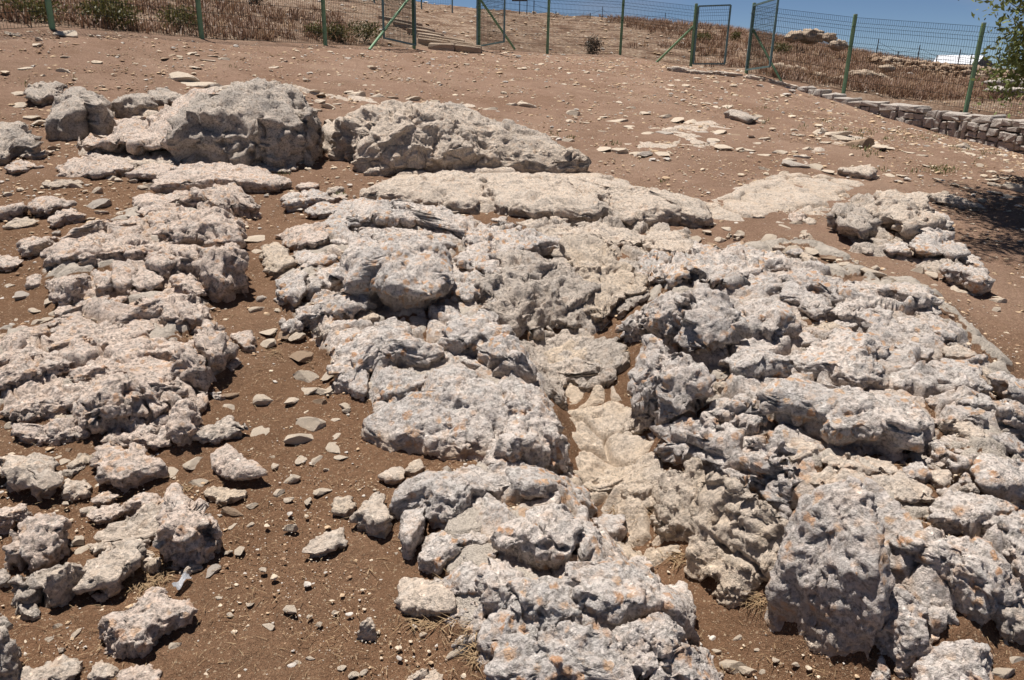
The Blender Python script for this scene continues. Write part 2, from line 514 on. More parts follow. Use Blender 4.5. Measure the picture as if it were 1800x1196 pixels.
M['grass'] = leaf_mat('low_green_grass', (0.09, 0.10, 0.03), (0.19, 0.19, 0.07))
M['weed'] = leaf_mat('red_brown_dry_weeds', (0.14, 0.075, 0.048), (0.28, 0.17, 0.11), 0.2)
M['weed2'] = leaf_mat('pale_dry_weeds', (0.26, 0.15, 0.09), (0.42, 0.29, 0.18), 0.2)
M['straw'] = leaf_mat('dry_straw', (0.22, 0.14, 0.075), (0.42, 0.30, 0.175), 0.15)

# ------------------------------------------------------------------ object helpers
def mesh_np(name, V, Fc, mat, smooth=True):
    """V (n,3), Fc (m,k) with k = 3 or 4"""
    me = bpy.data.meshes.new(name)
    V = np.asarray(V, np.float32); Fc = np.asarray(Fc, np.int32)
    k = Fc.shape[1]
    me.vertices.add(len(V)); me.vertices.foreach_set('co', V.ravel())
    me.loops.add(Fc.size); me.loops.foreach_set('vertex_index', Fc.ravel())
    me.polygons.add(len(Fc)); me.polygons.foreach_set('loop_start', np.arange(0, Fc.size, k, dtype=np.int32))
    me.polygons.foreach_set('use_smooth', np.full(len(Fc), smooth))
    if mat: me.materials.append(mat)
    me.update(calc_edges=True)
    return me

def attr(me, name, vals):
    a = me.attributes.new(name, 'FLOAT', 'POINT')
    a.data.foreach_set('value', np.asarray(vals, np.float32))

def obj(name, me, parent=None, loc=(0, 0, 0)):
    o = bpy.data.objects.new(name, me)
    COL.objects.link(o)
    o.location = loc
    if parent is not None: o.parent = parent
    return o

def tag(o, label=None, cat=None, group=None, kind=None):
    if label: o['label'] = label
    if cat: o['category'] = cat
    if group: o['group'] = group
    if kind: o['kind'] = kind
    return o

def empty(name, loc, label, cat, group=None):
    o = bpy.data.objects.new(name, None)
    COL.objects.link(o); o.location = loc
    o.empty_display_size = 0.2
    return tag(o, label, cat, group)

_ico = {}
def ico(sub):
    if sub not in _ico:
        bm = bmesh.new(); bmesh.ops.create_icosphere(bm, subdivisions=sub, radius=1.0)
        bm.verts.ensure_lookup_table()
        V = np.array([v.co[:] for v in bm.verts]); Fc = np.array([[v.index for v in f.verts] for f in bm.faces])
        bm.free(); _ico[sub] = (V, Fc)
    return _ico[sub]

def vnormals(V, Fc):
    a = V[Fc[:, 1]] - V[Fc[:, 0]]; b = V[Fc[:, 2]] - V[Fc[:, 0]]
    fn = np.cross(a, b)
    n = np.zeros_like(V)
    for k in range(3):
        for c in range(3):
            n[:, c] += np.bincount(Fc[:, k], fn[:, c], len(V))
    return n / (np.linalg.norm(n, axis=1, keepdims=True) + 1e-12)

def compact(V, Fc, keep_f, *arrs):
    Fc = Fc[keep_f]
    used = np.zeros(len(V), bool); used[Fc.ravel()] = True
    idx = np.cumsum(used) - 1
    return (V[used], idx[Fc]) + tuple(a[used] for a in arrs)

# ------------------------------------------------------------------ rocks
def rock_relief(V, L, seed, rough, crack=1.0, pits=1.0, px=0.005):
    """how far the rock's skin is pushed out at each point: lumps, joints, chips, solution pits, grain. L = size of the block"""
    off = np.array([seed * 3.17 % 50, seed * 7.31 % 50, seed * 1.73 % 50])
    P = V + off
    wv = np.stack([perlin(P / (0.5 * L) + 9.1 * k, seed + k) for k in range(3)], 1)
    wf = np.stack([perlin(P / (0.12 * L) + 3.3 * k, seed + 40 + k) for k in range(3)], 1)
    d = 0.07 * L * perlin(P / (0.62 * L), seed + 11) + 0.03 * L * perlin(P / (0.27 * L), seed + 12)
    # joints: cells of broken rock, each face tilted its own way and stepped against the next
    Q = (P + 0.14 * L * wv + 0.015 * L * wf) / (0.58 * L)
    Q = Q @ np.array([[0.94, 0.2, -0.28], [-0.17, 0.97, 0.14], [0.30, -0.09, 0.95]]) * np.array([1, 1, 1.35])
    f1, f2, rid, vx = voronoi(Q, seed + 3, vec=True)
    e = f2 - f1
    dr = np.stack([np.sin(rid * 91.0), np.cos(rid * 57.0), np.sin(rid * 133.0 + 1)], 1)
    d += crack * L * (0.13 * (rid - 0.5) + 0.20 * (vx * dr).sum(1)
                      - 0.17 * np.exp(-(e / 0.035) ** 2) * (rid > 0.5))
    # hollows worn by rain, sharp crests between them
    f1, f2, rid = voronoi((P + 0.10 * L * wv + 0.03 * L * wf) / (0.36 * L), seed + 4)
    d += rough * L * 0.13 * (np.minimum(f1, 0.75) - 0.42) * (0.4 + rid)
    f1, f2, rid = voronoi((P + 0.04 * L * wv + 0.02 * L * wf) / (0.125 * L), seed + 6)
    d += rough * L * 0.060 * (np.minimum(f1, 0.75) - 0.42) * (0.3 + 1.1 * rid)
    # smaller chips
    f1, f2, rid, vx = voronoi((P + 0.05 * L * wv + 0.02 * L * wf) / (0.21 * L), seed + 5, vec=True)
    e = f2 - f1
    dr = np.stack([np.sin(rid * 71.0), np.cos(rid * 37.0), np.sin(rid * 113.0 + 1)], 1)
    mk = sstep(-0.15, 0.25, perlin(P / (0.45 * L), seed + 8))
    d += rough * L * (0.35 + 0.65 * mk) * (0.024 * (rid - 0.5) + 0.060 * (vx * dr).sum(1))
    # solution pits
    f1, _, rid = voronoi((P + 0.04 * L * wv + 0.02 * L * wf) / (0.19 * L), seed + 7)
    d -= pits * L * 0.08 * (rid > 0.88) * sstep(0.45, 0.2, f1)
    # one set of joints runs through the whole hill, from rock to rock
    jw = perlin(V / 0.55, 301) * 0.16 + perlin(V / 0.13, 302) * 0.035
    for (nx_, ny_, nz_, sp_, sd0) in ((0.80, 0.55, 0.25, 0.33, 303), (-0.45, 0.86, 0.25, 0.52, 304)):
        u = (V[:, 0] * nx_ + V[:, 1] * ny_ + V[:, 2] * nz_ + jw) / sp_
        ds = np.abs(u - np.round(u)) * sp_
        on = sstep(0.02, 0.14, perlin(V / 0.5 + np.round(u)[:, None] * 7.7, sd0))
        d -= crack * 0.055 * on * np.exp(-(ds / max(0.011, 1.5 * px)) ** 2)
    # grain, down to what the eye can see
    s, a = 0.085 * L, 0.013 * L * rough * (0.4 + 0.6 * mk)
    k = 0
    while s > px * 1.4 and k < 5:
        nse = perlin(P / s, seed + 20 + k)
        d += a * (nse - 0.8 * np.abs(perlin(P / (s * 1.3), seed + 30 + k)))
        s *= 0.48; a *= 0.58; k += 1
    return d

def radial(P, c, n=144):
    th = (np.arange(n) + 0.5) / n * 2 * np.pi - np.pi
    dx, dy = np.cos(th), np.sin(th)
    R = np.zeros(n)
    for k in range(len(P)):
        a = P[k] - c; b = P[(k + 1) % len(P)] - c
        ex, ey = b - a
        den = dx * ey - dy * ex
        den = np.where(np.abs(den) < 1e-12, 1e-12, den)
        t = (a[0] * ey - a[1] * ex) / den
        s = (a[0] * dy - a[1] * dx) / den
        R = np.where((s >= -1e-6) & (s <= 1 + 1e-6) & (t > 0), np.maximum(R, t), R)
    bad = R <= 0
    if bad.any(): R[bad] = np.median(R[~bad]) if (~bad).any() else 0.1
    ker = np.array([0, 1, 3, 1, 0.0]); ker /= ker.sum()
    R = np.convolve(np.concatenate([R[-2:], R, R[:2]]), ker, 'valid')
    return R

def lookup_R(R, th):
    n = len(R)
    f = (th + np.pi) / (2 * np.pi) * n - 0.5
    i = np.floor(f).astype(int); t = f - i
    return R[i % n] * (1 - t) + R[(i + 1) % n] * t

_seed = [100]
SPECS = []
TRI = [0]
def block(name, spec, Hgt, mat, parent=None, n=9.0, under=None, rough=1.0, crack=1.0, pits=1.0, stain=0.35, tilt=None, cuts=6, cap=0.62, amp=1.0, lift=0.0):
    """one rock whose outline on the ground and height are measured from the photo"""
    _seed[0] += 1
    seed = _seed[0]
    rg = np.random.default_rng(seed)
    if under is None: under = 0.34 if rg.random() < 0.4 else 0.12
    q = P2(spec)
    SPECS.append(q)
    G0 = cast(q[:, 0], q[:, 1])
    D = np.hypot(G0[:, 0], G0[:, 1])
    dist = np.linalg.norm(G0 - CAM, axis=1).mean()
    pxh = q[:, 1].max() - q[:, 1].min(); pxw = q[:, 0].max() - q[:, 0].min()
    H = min(Hgt, 0.55 * cap * pxh * dist / F)
    t = (D - D.min()) / max(1e-6, D.max() - D.min())
    h = 0.8 * H * sstep(0.12, 0.6, t)
    G = cast(q[:, 0], q[:, 1], h)
    P = G[:, :2]
    nx = np.roll(P, -1, 0)
    cr_ = P[:, 0] * nx[:, 1] - nx[:, 0] * P[:, 1]
    A = cr_.sum() / 2
    c = ((P + nx) * cr_[:, None]).sum(0) / (6 * A) if abs(A) > 1e-9 else P.mean(0)
    R = radial(P, c) * 1.10
    ja = np.arange(len(R)) / len(R) * 2 * np.pi
    jc = np.stack([np.cos(ja), np.sin(ja), ja * 0], 1)
    R = R * (1 + 0.10 * perlin(jc * 2.1 + seed, seed) + 0.07 * np.sign(perlin(jc * 4.3 + seed, seed + 1)) * np.abs(perlin(jc * 9 + seed, seed + 2)) ** 0.5)
    Rm = math.sqrt(abs(A) / math.pi)
    ext = max(pxw, pxh)
    sub = 7 if ext > 400 else 6 if ext > 135 else 5 if ext > 60 else 4 if ext > 28 else 3
    dV, Fc = ico(sub)
    th = np.arctan2(dV[:, 1], dV[:, 0]); rho = np.hypot(dV[:, 0], dV[:, 1])
    sc = (rho ** n + np.abs(dV[:, 2]) ** n) ** (-1 / n)
    U = dV * sc[:, None]
    # planes that chop corners off
    for k in range(cuts):
        az = rg.uniform(0, 2 * np.pi); el = rg.uniform(0.1, 0.9) if k % 2 else rg.uniform(0.95, 1.4)
        nn = np.array([math.cos(az) * math.cos(el), math.sin(az) * math.cos(el), math.sin(el)])
        sup = (U @ nn).max()
        o = sup * rg.uniform(0.74, 0.93)
        U = U - nn * (np.maximum(0, U @ nn - o) * 0.97)[:, None]
    rr = np.hypot(U[:, 0], U[:, 1])
    Rt = lookup_R(R, th)
    x = np.cos(th) * rr * Rt; y = np.sin(th) * rr * Rt
    sink = 0.3 * H + 0.06
    zt = np.where(U[:, 2] > 0, U[:, 2] * H, U[:, 2] * sink)
    if tilt is None: tilt = (rg.uniform(-0.18, 0.18), rg.uniform(-0.30, 0.02))
    up = np.clip(zt / H, 0, 1)
    zt = zt * (1 + up * (tilt[0] * np.clip(x / Rm, -1.5, 1.5) + tilt[1] * np.clip(y / Rm, -1.5, 1.5)))
    if under > 0:
        k = 1 - under * sstep(0.62, 0.02, zt / H)
        x = x * k; y = y * k
    gz = ground(c[0] + x, c[1] + y)
    gc = ground(c[0], c[1])
    base = gc + np.clip((gz - gc), -0.35, 0.35)
    V = np.stack([c[0] + x, c[1] + y, base + zt + lift], 1)
    L = min(1.15 * Rm, 0.9 * Rm ** 0.5 * max(H, 0.05) ** 0.5 * 1.3, 0.75)
    N = vnormals(V, Fc)
    V = V + N * (amp * (0.62 + 0.38 * (1 - sstep(0.3, 0.95, N[:, 2]))) * rock_relief(V, L, seed, rough, crack, pits, px=1.75 * dist / F))[:, None]
    wp = np.stack([perlin(V / (0.3 * L) + 5.1 * k, seed + 60 + k) for k in range(3)], 1) * 0.07 * L * amp + np.stack([perlin(V / (0.11 * L) + 2.1 * k, seed + 70 + k) for k in range(3)], 1) * 0.03 * L * amp
    V = V + wp
    gz = ground(V[:, 0], V[:, 1])
    hgt = V[:, 2] - gz
    keep = (hgt[Fc] > -0.04).any(1)
    st = stain * sstep(0.55, 0.0, hgt / max(H, 0.08) + 0.25 * perlin(V * 6, 5))
    V, Fc, st = compact(V, Fc, keep, st)
    org = np.array([c[0], c[1], gc])
    me = mesh_np(name, V - org, Fc, mat)
    attr(me, 'stain', st)
    TRI[0] += len(Fc)
    if parent is None:
        return obj(name, me, None, org)
    return obj(name, me, parent, org - np.array(parent.location))

def bedrock(spec, mat, parent, H=0.09, cell=0.34, relief=1.0, soft=0.16, stain=0.3, rough=1.0, name='bedrock', lift=0.0):
    """a continuous sheet of jointed bedrock: plates stepped and tilted against one another, gaping joints, soil in the lows"""
    _seed[0] += 1; seed = _seed[0]
    q = P2(spec); G = cast(q[:, 0], q[:, 1]); P = G[:, :2]
    dist = np.linalg.norm(G - CAM, axis=1).mean()
    sp = 1.5 * 1.75 * dist / F
    x0, y0 = P.min(0) - 0.1; x1, y1 = P.max(0) + 0.1
    # finer rows towards the viewer
    nx = int((x1 - x0) / sp); ny = int((y1 - y0) / sp)
    k = math.sqrt(max(1, nx * ny / 78000)); nx = int(nx / k); ny = int(ny / k)
    ys = np.geomspace(y0, y1, ny); tx = np.linspace(0, 1, nx)
    Y = np.repeat(ys, nx); X = x0 + (x1 - x0) * np.tile(tx, ny)
    p = np.stack([X, Y, X * 0], 1)
    w2 = np.stack([perlin(p * 3.1 + 7 * k, seed + k) for k in range(2)], 1)
    w3 = np.stack([perlin(p * 13 + 7 * k, seed + 5 + k) for k in range(2)], 1)
    pw = p.copy(); pw[:, :2] += 0.10 * w2 + 0.018 * w3
    sd_ = poly_sd(X, Y, P) + 0.10 * w2[:, 0] + 0.05 * w3[:, 0]
    keep = sd_ > -0.06
    edge = sstep(-0.05, soft, sd_)
    rot = np.array([[0.87, 0.5, 0], [-0.5, 0.87, 0], [0, 0, 1]])
    f1, f2, rid, vx = voronoi((pw @ rot) / np.array([cell, cell * 0.72, 1]) + seed, seed, vec=True)
    e = f2 - f1; dr = np.stack([np.sin(rid * 91), np.cos(rid * 57), rid * 0], 1)
    h = 0.40 + 1.0 * (rid - 0.5) + 0.75 * (vx * dr).sum(1) - 1.3 * np.exp(-(e / 0.05) ** 2)
    f1, f2, rid, vx = voronoi(pw / (cell * 0.33) + seed, seed + 9, vec=True)
    e = f2 - f1; dr = np.stack([np.sin(rid * 71), np.cos(rid * 37), rid * 0], 1)
    h = h + rough * (0.20 * (rid - 0.5) + 0.36 * (vx * dr).sum(1) + 0.75 * (np.minimum(f1, 0.75) - 0.4) - 0.25 * np.exp(-(e / 0.06) ** 2) * (rid > 0.4))
    f1, _, rid = voronoi(pw / (cell * 0.28) + 3, seed + 15)
    h = h - 0.6 * rough * (rid > 0.86) * sstep(0.45, 0.2, f1)
    h = relief * h * H
    s_, a = cell * 0.22, 0.11 * H * rough
    for k in range(4):
        h = h + a * (perlin(p / s_, seed + 20 + k) - 0.7 * np.abs(perlin(p / (1.3 * s_), seed + 30 + k)))
        s_ *= 0.48; a *= 0.6
    z = ground(X, Y) + edge * (h + 0.005 + lift) - (1 - edge) * 0.08
    V = np.stack([X + 0.25 * H * w3[:, 0], Y + 0.25 * H * w3[:, 1], z], 1)
    i = np.arange(nx * ny).reshape(ny, nx)
    Fc = np.stack([i[:-1, :-1], i[:-1, 1:], i[1:, 1:], i[1:, :-1]], -1).reshape(-1, 4)
    low = np.clip(1 - h / (H * 0.7), 0, 1)
    V, Fc, st = compact(V, Fc, keep[Fc].all(1) & (h[Fc] + lift > -0.06).any(1), stain * low)
    loc = np.array(parent.location)
    me = mesh_np(name, V - loc, Fc, mat); attr(me, 'stain', st)
    TRI[0] += 2 * len(Fc)
    return obj(name, me, parent)

# ------------------------------------------------------------------ the ground sheet
def build_ground():
    rows = np.concatenate([np.geomspace(1.25, 30, 520), np.linspace(30.15, 50, 50)])
    tt = np.linspace(-1, 1, 431)
    tt = 0.75 * tt + 0.25 * tt ** 3
    Y = np.repeat(rows, len(tt)).reshape(len(rows), len(tt))
    X = tt[None, :] * (0.98 * Y + 1.2)
    X = np.clip(X, -46, 46)
    x, y = X.ravel(), Y.ravel()
    z = _ground_exact(x, y)
    rk = rockmask(x, y)
    P = np.stack([x, y, z], 1)
    beh = sstep(-0.1, 0.4, poly_sd(x, y, _behind_poly))
    near = sstep(9, 4, y)
    z = z + 0.035 * fbm(P * 1.4, 3, 3) + 0.016 * fbm(P * 6, 3, 13) * (0.5 + 0.5 * near)
    z = z + near * 0.007 * fbm(P * 26, 2, 33)
    nz = fbm(P * 4.2, 4, 51)
    f1, f2, rid = voronoi(P * 5.2 + 0.3 * nz[:, None], 77)
    rel = 0.5 * nz + 1.1 * (rid - 0.45) * sstep(0, 0.15, f2 - f1) - 0.7 * np.exp(-((f2 - f1) / 0.06) ** 2)
    z = z + rk * 0.06 * rel
    rkf = rk * sstep(-0.25, 0.35, rel)
    z = z + beh * 0.10 * fbm(P * 0.9, 4, 91)
    P[:, 2] = z
    nr, nc = len(rows), len(tt)
    i = np.arange(nr * nc).reshape(nr, nc)
    Fc = np.stack([i[:-1, :-1], i[:-1, 1:], i[1:, 1:], i[1:, :-1]], -1).reshape(-1, 4)
    # skirt: on to the horizon and round behind the viewer, one sheet
    V = [P]; FF = [Fc]; n0 = len(P)
    far_r = [70, 130, 400, 1500, 6000]
    last = i[-1]; base = P[last]
    prev = last
    for r in far_r:
        q = base.copy()
        k = r / 50.0
        q[:, 0] *= k * (1 + 0.4 * (k > 2)); q[:, 1] = r
        q[:, 2] = base[:, 2] - min(0.16 * (r - 50), 22 + 0.004 * r)
        ids = n0 + np.arange(len(q)); n0 += len(q)
        V.append(q); FF.append(np.stack([prev[:-1], prev[1:], ids[1:], ids[:-1]], -1)); prev = ids
    for side, sg in ((0, -1), (-1, 1)):
        edge = i[:, side]; q = P[edge].copy(); q[:, 0] = q[:, 0] + sg * 60; q[:, 2] -= 4
        ids = n0 + np.arange(len(q)); n0 += len(q); V.append(q)
        f = np.stack([edge[:-1], edge[1:], ids[1:], ids[:-1]], -1)
        FF.append(f if sg > 0 else f[:, ::-1])
    edge = i[0]; q = P[edge].copy(); q[:, 1] = -12; q[:, 0] *= 6; q[:, 2] -= 1.0
    ids = n0 + np.arange(len(q)); V.append(q)
    FF.append(np.stack([edge[:-1], ids[:-1], ids[1:], edge[1:]], -1))
    V = np.concatenate(V); Fc = np.concatenate(FF)
    # make every face look up
    a = V[Fc[:, 1]] - V[Fc[:, 0]]; b = V[Fc[:, 2]] - V[Fc[:, 0]]
    flip = (a[:, 0] * b[:, 1] - a[:, 1] * b[:, 0]) < 0
    Fc[flip] = Fc[flip][:, ::-1]
    me = mesh_np('ground', V, Fc, M['soil'])
    nV = len(V)
    def pad(v): return np.concatenate([v, np.full(nV - len(v), v[-1])])
    yy = V[:, 1]; xx = V[:, 0]
    pe = perlin(np.stack([xx * 0.6, yy * 0.6, xx * 0], 1), 4)
    dust = np.clip(sstep(5.0, 10.5, yy + 0.9 * xx * (xx > 0) + 0.25 * xx * (xx < 0) + 1.6 * pe), 0, 1)
    attr(me, 'dust', dust); attr(me, 'rock', pad(rkf))
    hill = np.concatenate([beh, np.ones(nV - len(beh))]); attr(me, 'hill', hill)
    TRI[0] += 2 * len(Fc)
    o = obj('ground', me); o['kind'] = 'structure'
    o['label'] = 'brown stony soil of the sloping field, dusty further up'
    return o
build_ground()

# ------------------------------------------------------------------ outcrops and boulders, outlines measured in the photo
TRACED = []
def cen(spec):
    q = P2(spec); return cast(q[:, 0].mean(), q[:, 1].max())

def outcrop(label, mat, blocks, **kw):
    c = cen(blocks[0][1])
    root = empty('rock_outcrop', (float(c[0]), float(c[1]), float(c[2])), label, 'rock outcrop')
    for b in blocks:
        k = dict(kw); k.update(b[2] if len(b) > 2 else {})
        mt = k.pop('mat', mat)
        block('rock_block', b[1], b[0], M[mt], root, **k)
    return root

def boulder(label, mat, H, spec, name='boulder', **kw):
    o = block(name, spec, H, M[mat], None, **kw)
    tag(o, label, 'boulder' if name == 'boulder' else 'stone')
    return o

outcrop('tall dark pocked limestone bluff split by a deep vertical crack', 'rough', [
    (0.75, "360,182 385,164 430,157 480,156 510,162 530,178 537,230 535,285 505,292 450,290 400,286 345,288 318,272 335,240 350,212", dict(n=4.4, cuts=1, rough=2.0, crack=0.6, pits=1.8, under=0, tilt=(0.04, 0.0), cap=0.92)),
    (0.45, "175,230 208,213 271,195 321,175 371,172 385,200 371,225 345,255 318,282 251,285 201,272 150,272 125,258 155,230", dict(mat='pinkish', tilt=(0.3, 0.1), pits=1.6)),
    (0.65, "535,186 555,193 565,213 562,270 550,292 540,292 534,255 530,213", dict(n=4, crack=1.2, cap=1.2)),
    (0.12, "222,285 260,272 310,278 345,283 330,296 270,298", dict(mat='beige', crack=1.6)),
    (0.10, "340,290 400,285 470,288 520,296 500,306 430,300 360,300", dict(mat='beige', rough=1.6)),
], stain=0.25)
outcrop('broad humped grey limestone bluff right of the cracked one', 'rough', [
    (0.5, "598,216 620,206 650,202 700,197 776,192 830,195 876,210 910,221 950,237 975,248 996,266 1016,297 940,306 850,300 760,300 690,305 645,300 628,272 616,245", dict(n=2.5, cuts=1, tilt=(-0.22, 0.08), crack=0.5, rough=1.6, mat='beige')),
    (0.35, "570,213 600,208 612,225 612,250 590,268 568,268", dict(mat='beige', crack=1.5)),
    (0.12, "640,300 660,288 680,292 678,305 655,308", dict(mat='beige')),
], rough=1.2, stain=0.4, cap=1.0, under=0, amp=0.9)
outcrop('wide smooth beige limestone shelf below the humped bluff', 'beige', [
    (0.14, "636,332 690,306 760,295 842,298 850,325 846,360 830,374 760,368 700,350 640,347", dict(n=2.6)),
    (0.18, "845,302 900,298 990,302 1012,330 1042,350 1064,385 1000,391 930,384 880,378 870,352 852,335", dict(pits=1.8)),
    (0.18, "988,300 1020,306 1060,332 1120,352 1180,367 1187,394 1120,400 1075,395 1060,365 1032,340 1007,320"),
    (0.16, "1022,306 1070,313 1140,331 1210,351 1233,371 1231,393 1195,397 1186,372 1120,347 1060,327"),
    (0.12, "846,338 886,341 890,352 874,363 850,360"),
    (0.12, "1188,380 1205,372 1232,378 1230,394 1195,396", dict(crack=1.5)),
], rough=0.75, crack=0.55, stain=0.55, n=3.6, cuts=2, tilt=(0, -0.2), amp=1.1, under=0.05, cap=0.5)
outcrop('pale flat bench of limestone at the foot of the cracked bluff', 'pinkish', [
    (0.20, "278,322 290,306 315,293 380,288 450,295 490,310 524,330 500,338 440,338 410,333 360,328 310,335 280,333", dict(tilt=(0, -0.1))),
    (0.18, "228,313 250,290 275,285 308,293 282,320 268,320"),
    (0.10, "520,326 545,318 560,322 555,335 530,338"),
], rough=0.8, crack=0.6, cuts=2)
boulder('big rounded grey boulder at the left end of the bluffs', 'rough', 0.6, "83,198 98,158 123,144 155,145 181,162 187,175 170,195 166,215 143,246 108,249 85,226", n=2.6, cap=1.0, rough=1.0, crack=0.4, under=0.05)
boulder('hollowed brown rock tucked behind the big rounded boulder', 'rough', 0.35, "50,180 56,150 75,143 113,145 104,160 92,182 75,188 58,185", crack=1.4, under=0.15)
boulder('small upright tan stone wedged beside the big rounded boulder', 'tan', 0.3, "161,190 173,178 187,172 193,198 181,218 166,210", cap=0.8)
boulder('squat grey boulder between the rounded boulder and the cracked bluff', 'rough', 0.4, "190,192 201,168 226,157 263,158 274,175 270,197 233,208 201,210", n=2.8, cap=0.9, rough=1.0, crack=0.5)
boulder('low rough rock behind the squat grey boulder', 'rough', 0.3, "264,162 285,156 325,161 372,168 340,182 275,188")
boulder('small pale rock under the squat grey boulder', 'pinkish', 0.25, "177,233 180,212 192,203 210,212 208,225 185,235")
boulder('low pale ridge rock standing alone on bare soil left of the bench', 'pinkish', 0.28, "94,306 105,288 140,277 195,274 228,288 229,306 205,311 163,315 140,314 100,311")
boulder('shadowed boulder cut off by the left picture edge beside upper soil', 'rough', 0.5, "-25,207 0,203 20,200 48,212 60,238 60,254 30,272 5,292 -25,292", cap=0.7, n=2.8)
boulder('flat pale stone below the shadowed left-edge boulder', 'pinkish', 0.14, "10,296 35,280 78,288 62,299 25,309", under=0.2)
boulder('thin pale slab lying just above the flat pale stone', 'beige', 0.08, "35,278 60,266 95,263 83,278 50,281")
boulder('thin tan slab in the soil under the low ridge rock', 'tan', 0.07, "75,323 100,317 140,316 143,328 95,333")
boulder('knobbly stone at left edge touching its arched neighbour', 'pinkish', 0.2, "-12,372 25,353 43,350 46,370 20,386 -12,392")
boulder('arched pale stone with dark hollow underneath near left edge', 'pinkish', 0.25, "45,353 73,341 103,351 129,356 120,368 83,383 58,380", under=0.35)
boulder('bent pale stone leaning under the arched stone', 'pinkish', 0.16, "83,402 95,376 120,364 147,373 147,382 113,388 100,403")
boulder('smooth tan tongue of stone near the left edge', 'tan', 0.1, "8,404 45,383 68,386 58,397 30,407", rough=0.6)
boulder('long low ledge stone above the orange-flecked left outcrop', 'pinkish', 0.22, "108,427 140,401 176,386 231,383 236,404 186,409 155,415 125,430", under=0.2)
boulder('rounded pale stone left of the orange-flecked outcrop', 'pinkish', 0.2, "28,426 58,410 98,410 85,439 60,453 38,450")
boulder('small block standing on soil left of the undercut knob', 'pinkish', 0.14, "45,505 50,483 68,480 76,495 70,508 48,512")
boulder('low stone at far left edge beside the rounded pale stone', 'pinkish', 0.14, "-12,455 12,448 40,455 38,470 15,478 -12,476")

outcrop('tall left outcrop with brown shaded end face and orange flecks', 'pinkish', [
    (0.6, "286,405 290,376 326,358 371,362 391,380 414,383 425,410 422,445 390,446 350,436 310,444 284,432", dict(n=3.4)),
    (0.7, "348,432 385,425 424,425 428,470 428,500 402,532 366,530 354,498 360,460", dict(n=4, cap=1.15, stain=0.6, tilt=(0, 0.15))),
    (0.5, "283,430 310,425 355,432 363,462 352,497 330,480 302,467"),
    (0.42, "295,365 316,343 351,333 401,329 431,340 452,338 458,367 440,380 420,374 385,377 360,362 320,362", dict(crack=1.3)),
    (0.15, "235,348 265,341 308,340 312,356 280,367 240,364"),
    (0.16, "240,376 255,361 273,362 277,379 255,388"),
    (0.2, "262,386 280,379 296,385 291,406 267,407"),
    (0.35, "79,461 85,433 110,422 160,409 236,409 260,425 260,460 233,465 200,462 150,472 110,472", dict(n=3.8)),
    (0.4, "79,476 105,472 140,467 160,483 162,517 140,535 113,542 92,513", dict(n=2.8, under=0.12)),
    (0.3, "159,476 196,472 203,488 199,522 176,522 162,500", dict(crack=1.4)),
    (0.35, "200,464 243,467 238,501 216,522 200,514", dict(under=0.15)),
    (0.35, "260,435 291,442 303,484 287,500 260,474"),
    (0.25, "237,504 246,467 267,477 290,505 264,520 240,517"),
    (0.3, "302,484 321,479 337,484 362,505 363,527 346,530 312,511"),
    (0.4, "219,527 241,509 278,514 346,519 354,540 347,586 323,583 293,578 278,560 226,558 205,565 206,543", dict(n=3.6)),
    (0.2, "170,540 205,520 222,522 210,545 190,552"),
], stain=0.3, cap=0.72)
boulder('curved white stone lying below the left outcrop', 'pinkish', 0.13, "104,554 133,538 165,524 189,519 187,544 150,545 125,560", under=0.25)
boulder('small hooked white stone on the soil below the curved one', 'pinkish', 0.08, "84,572 95,560 118,557 128,564 105,568 96,578")
outcrop('large lower-left outcrop with lichen-spotted top and squared end', 'pinkish', [
    (0.42, "138,672 170,660 225,658 266,644 293,642 313,665 341,690 307,702 302,742 272,747 240,748 205,764 180,766 156,768 150,735 138,702", dict(n=4)),
    (0.42, "301,703 342,690 350,715 347,740 339,794 307,794 299,750", dict(n=4, cap=0.95, stain=0.6)),
    (0.28, "236,752 250,745 297,748 300,793 275,800 250,788 222,781 206,776", dict(n=3.8, under=0.3, stain=0.7, crack=1.3)),
    (0.32, "116,656 150,640 180,631 230,631 264,640 242,667 180,668 140,678"),
    (0.13, "-14,610 15,588 50,579 95,583 87,597 50,603 15,615"),
    (0.24, "84,610 100,583 130,572 213,572 253,575 258,595 240,616 213,621 176,623 150,612"),
    (0.22, "217,574 241,559 264,562 273,586 254,597 225,587"),
    (0.35, "240,628 258,597 283,592 318,597 313,633 276,644 245,643", dict(under=0.25)),
    (0.45, "309,622 313,597 333,585 349,598 358,620 366,690 346,698 336,680 314,676 304,652", dict(n=4, cap=0.75)),
    (0.45, "342,571 358,552 382,564 400,585 408,625 393,664 368,667 354,617", dict(cap=0.75, crack=1.4)),
    (0.2, "406,586 438,582 451,600 448,620 426,617", dict(under=0.2)),
    (0.3, "-14,655 0,640 50,634 80,640 120,650 122,667 75,675 38,687 0,694 -14,690", dict(under=0.3, pits=1.6)),
    (0.18, "69,641 75,622 110,617 142,628 137,645 100,655"),
    (0.18, "-12,725 15,710 50,691 90,689 140,695 152,711 130,723 80,738 30,738"),
    (0.13, "24,743 68,750 100,739 127,737 130,775 100,783 65,776 34,762"),
    (0.2, "-12,620 20,612 70,618 80,635 40,636 -12,645"),
    (0.3, "345,690 362,685 366,715 360,728 348,725", dict(stain=0.6)),
], stain=0.3, cap=0.68)
boulder('pitted boulder with rust spots under the squared outcrop end', 'pinkish', 0.3, "174,784 200,776 238,782 273,803 293,829 290,842 266,850 251,862 213,872 197,841 180,840 172,800", under=0.2)
boulder('broad pale boulder at the left edge above the split block', 'beige', 0.3, "-14,793 30,786 65,794 94,794 97,815 112,867 83,886 45,870 29,852 -14,837", n=3, rough=0.7)
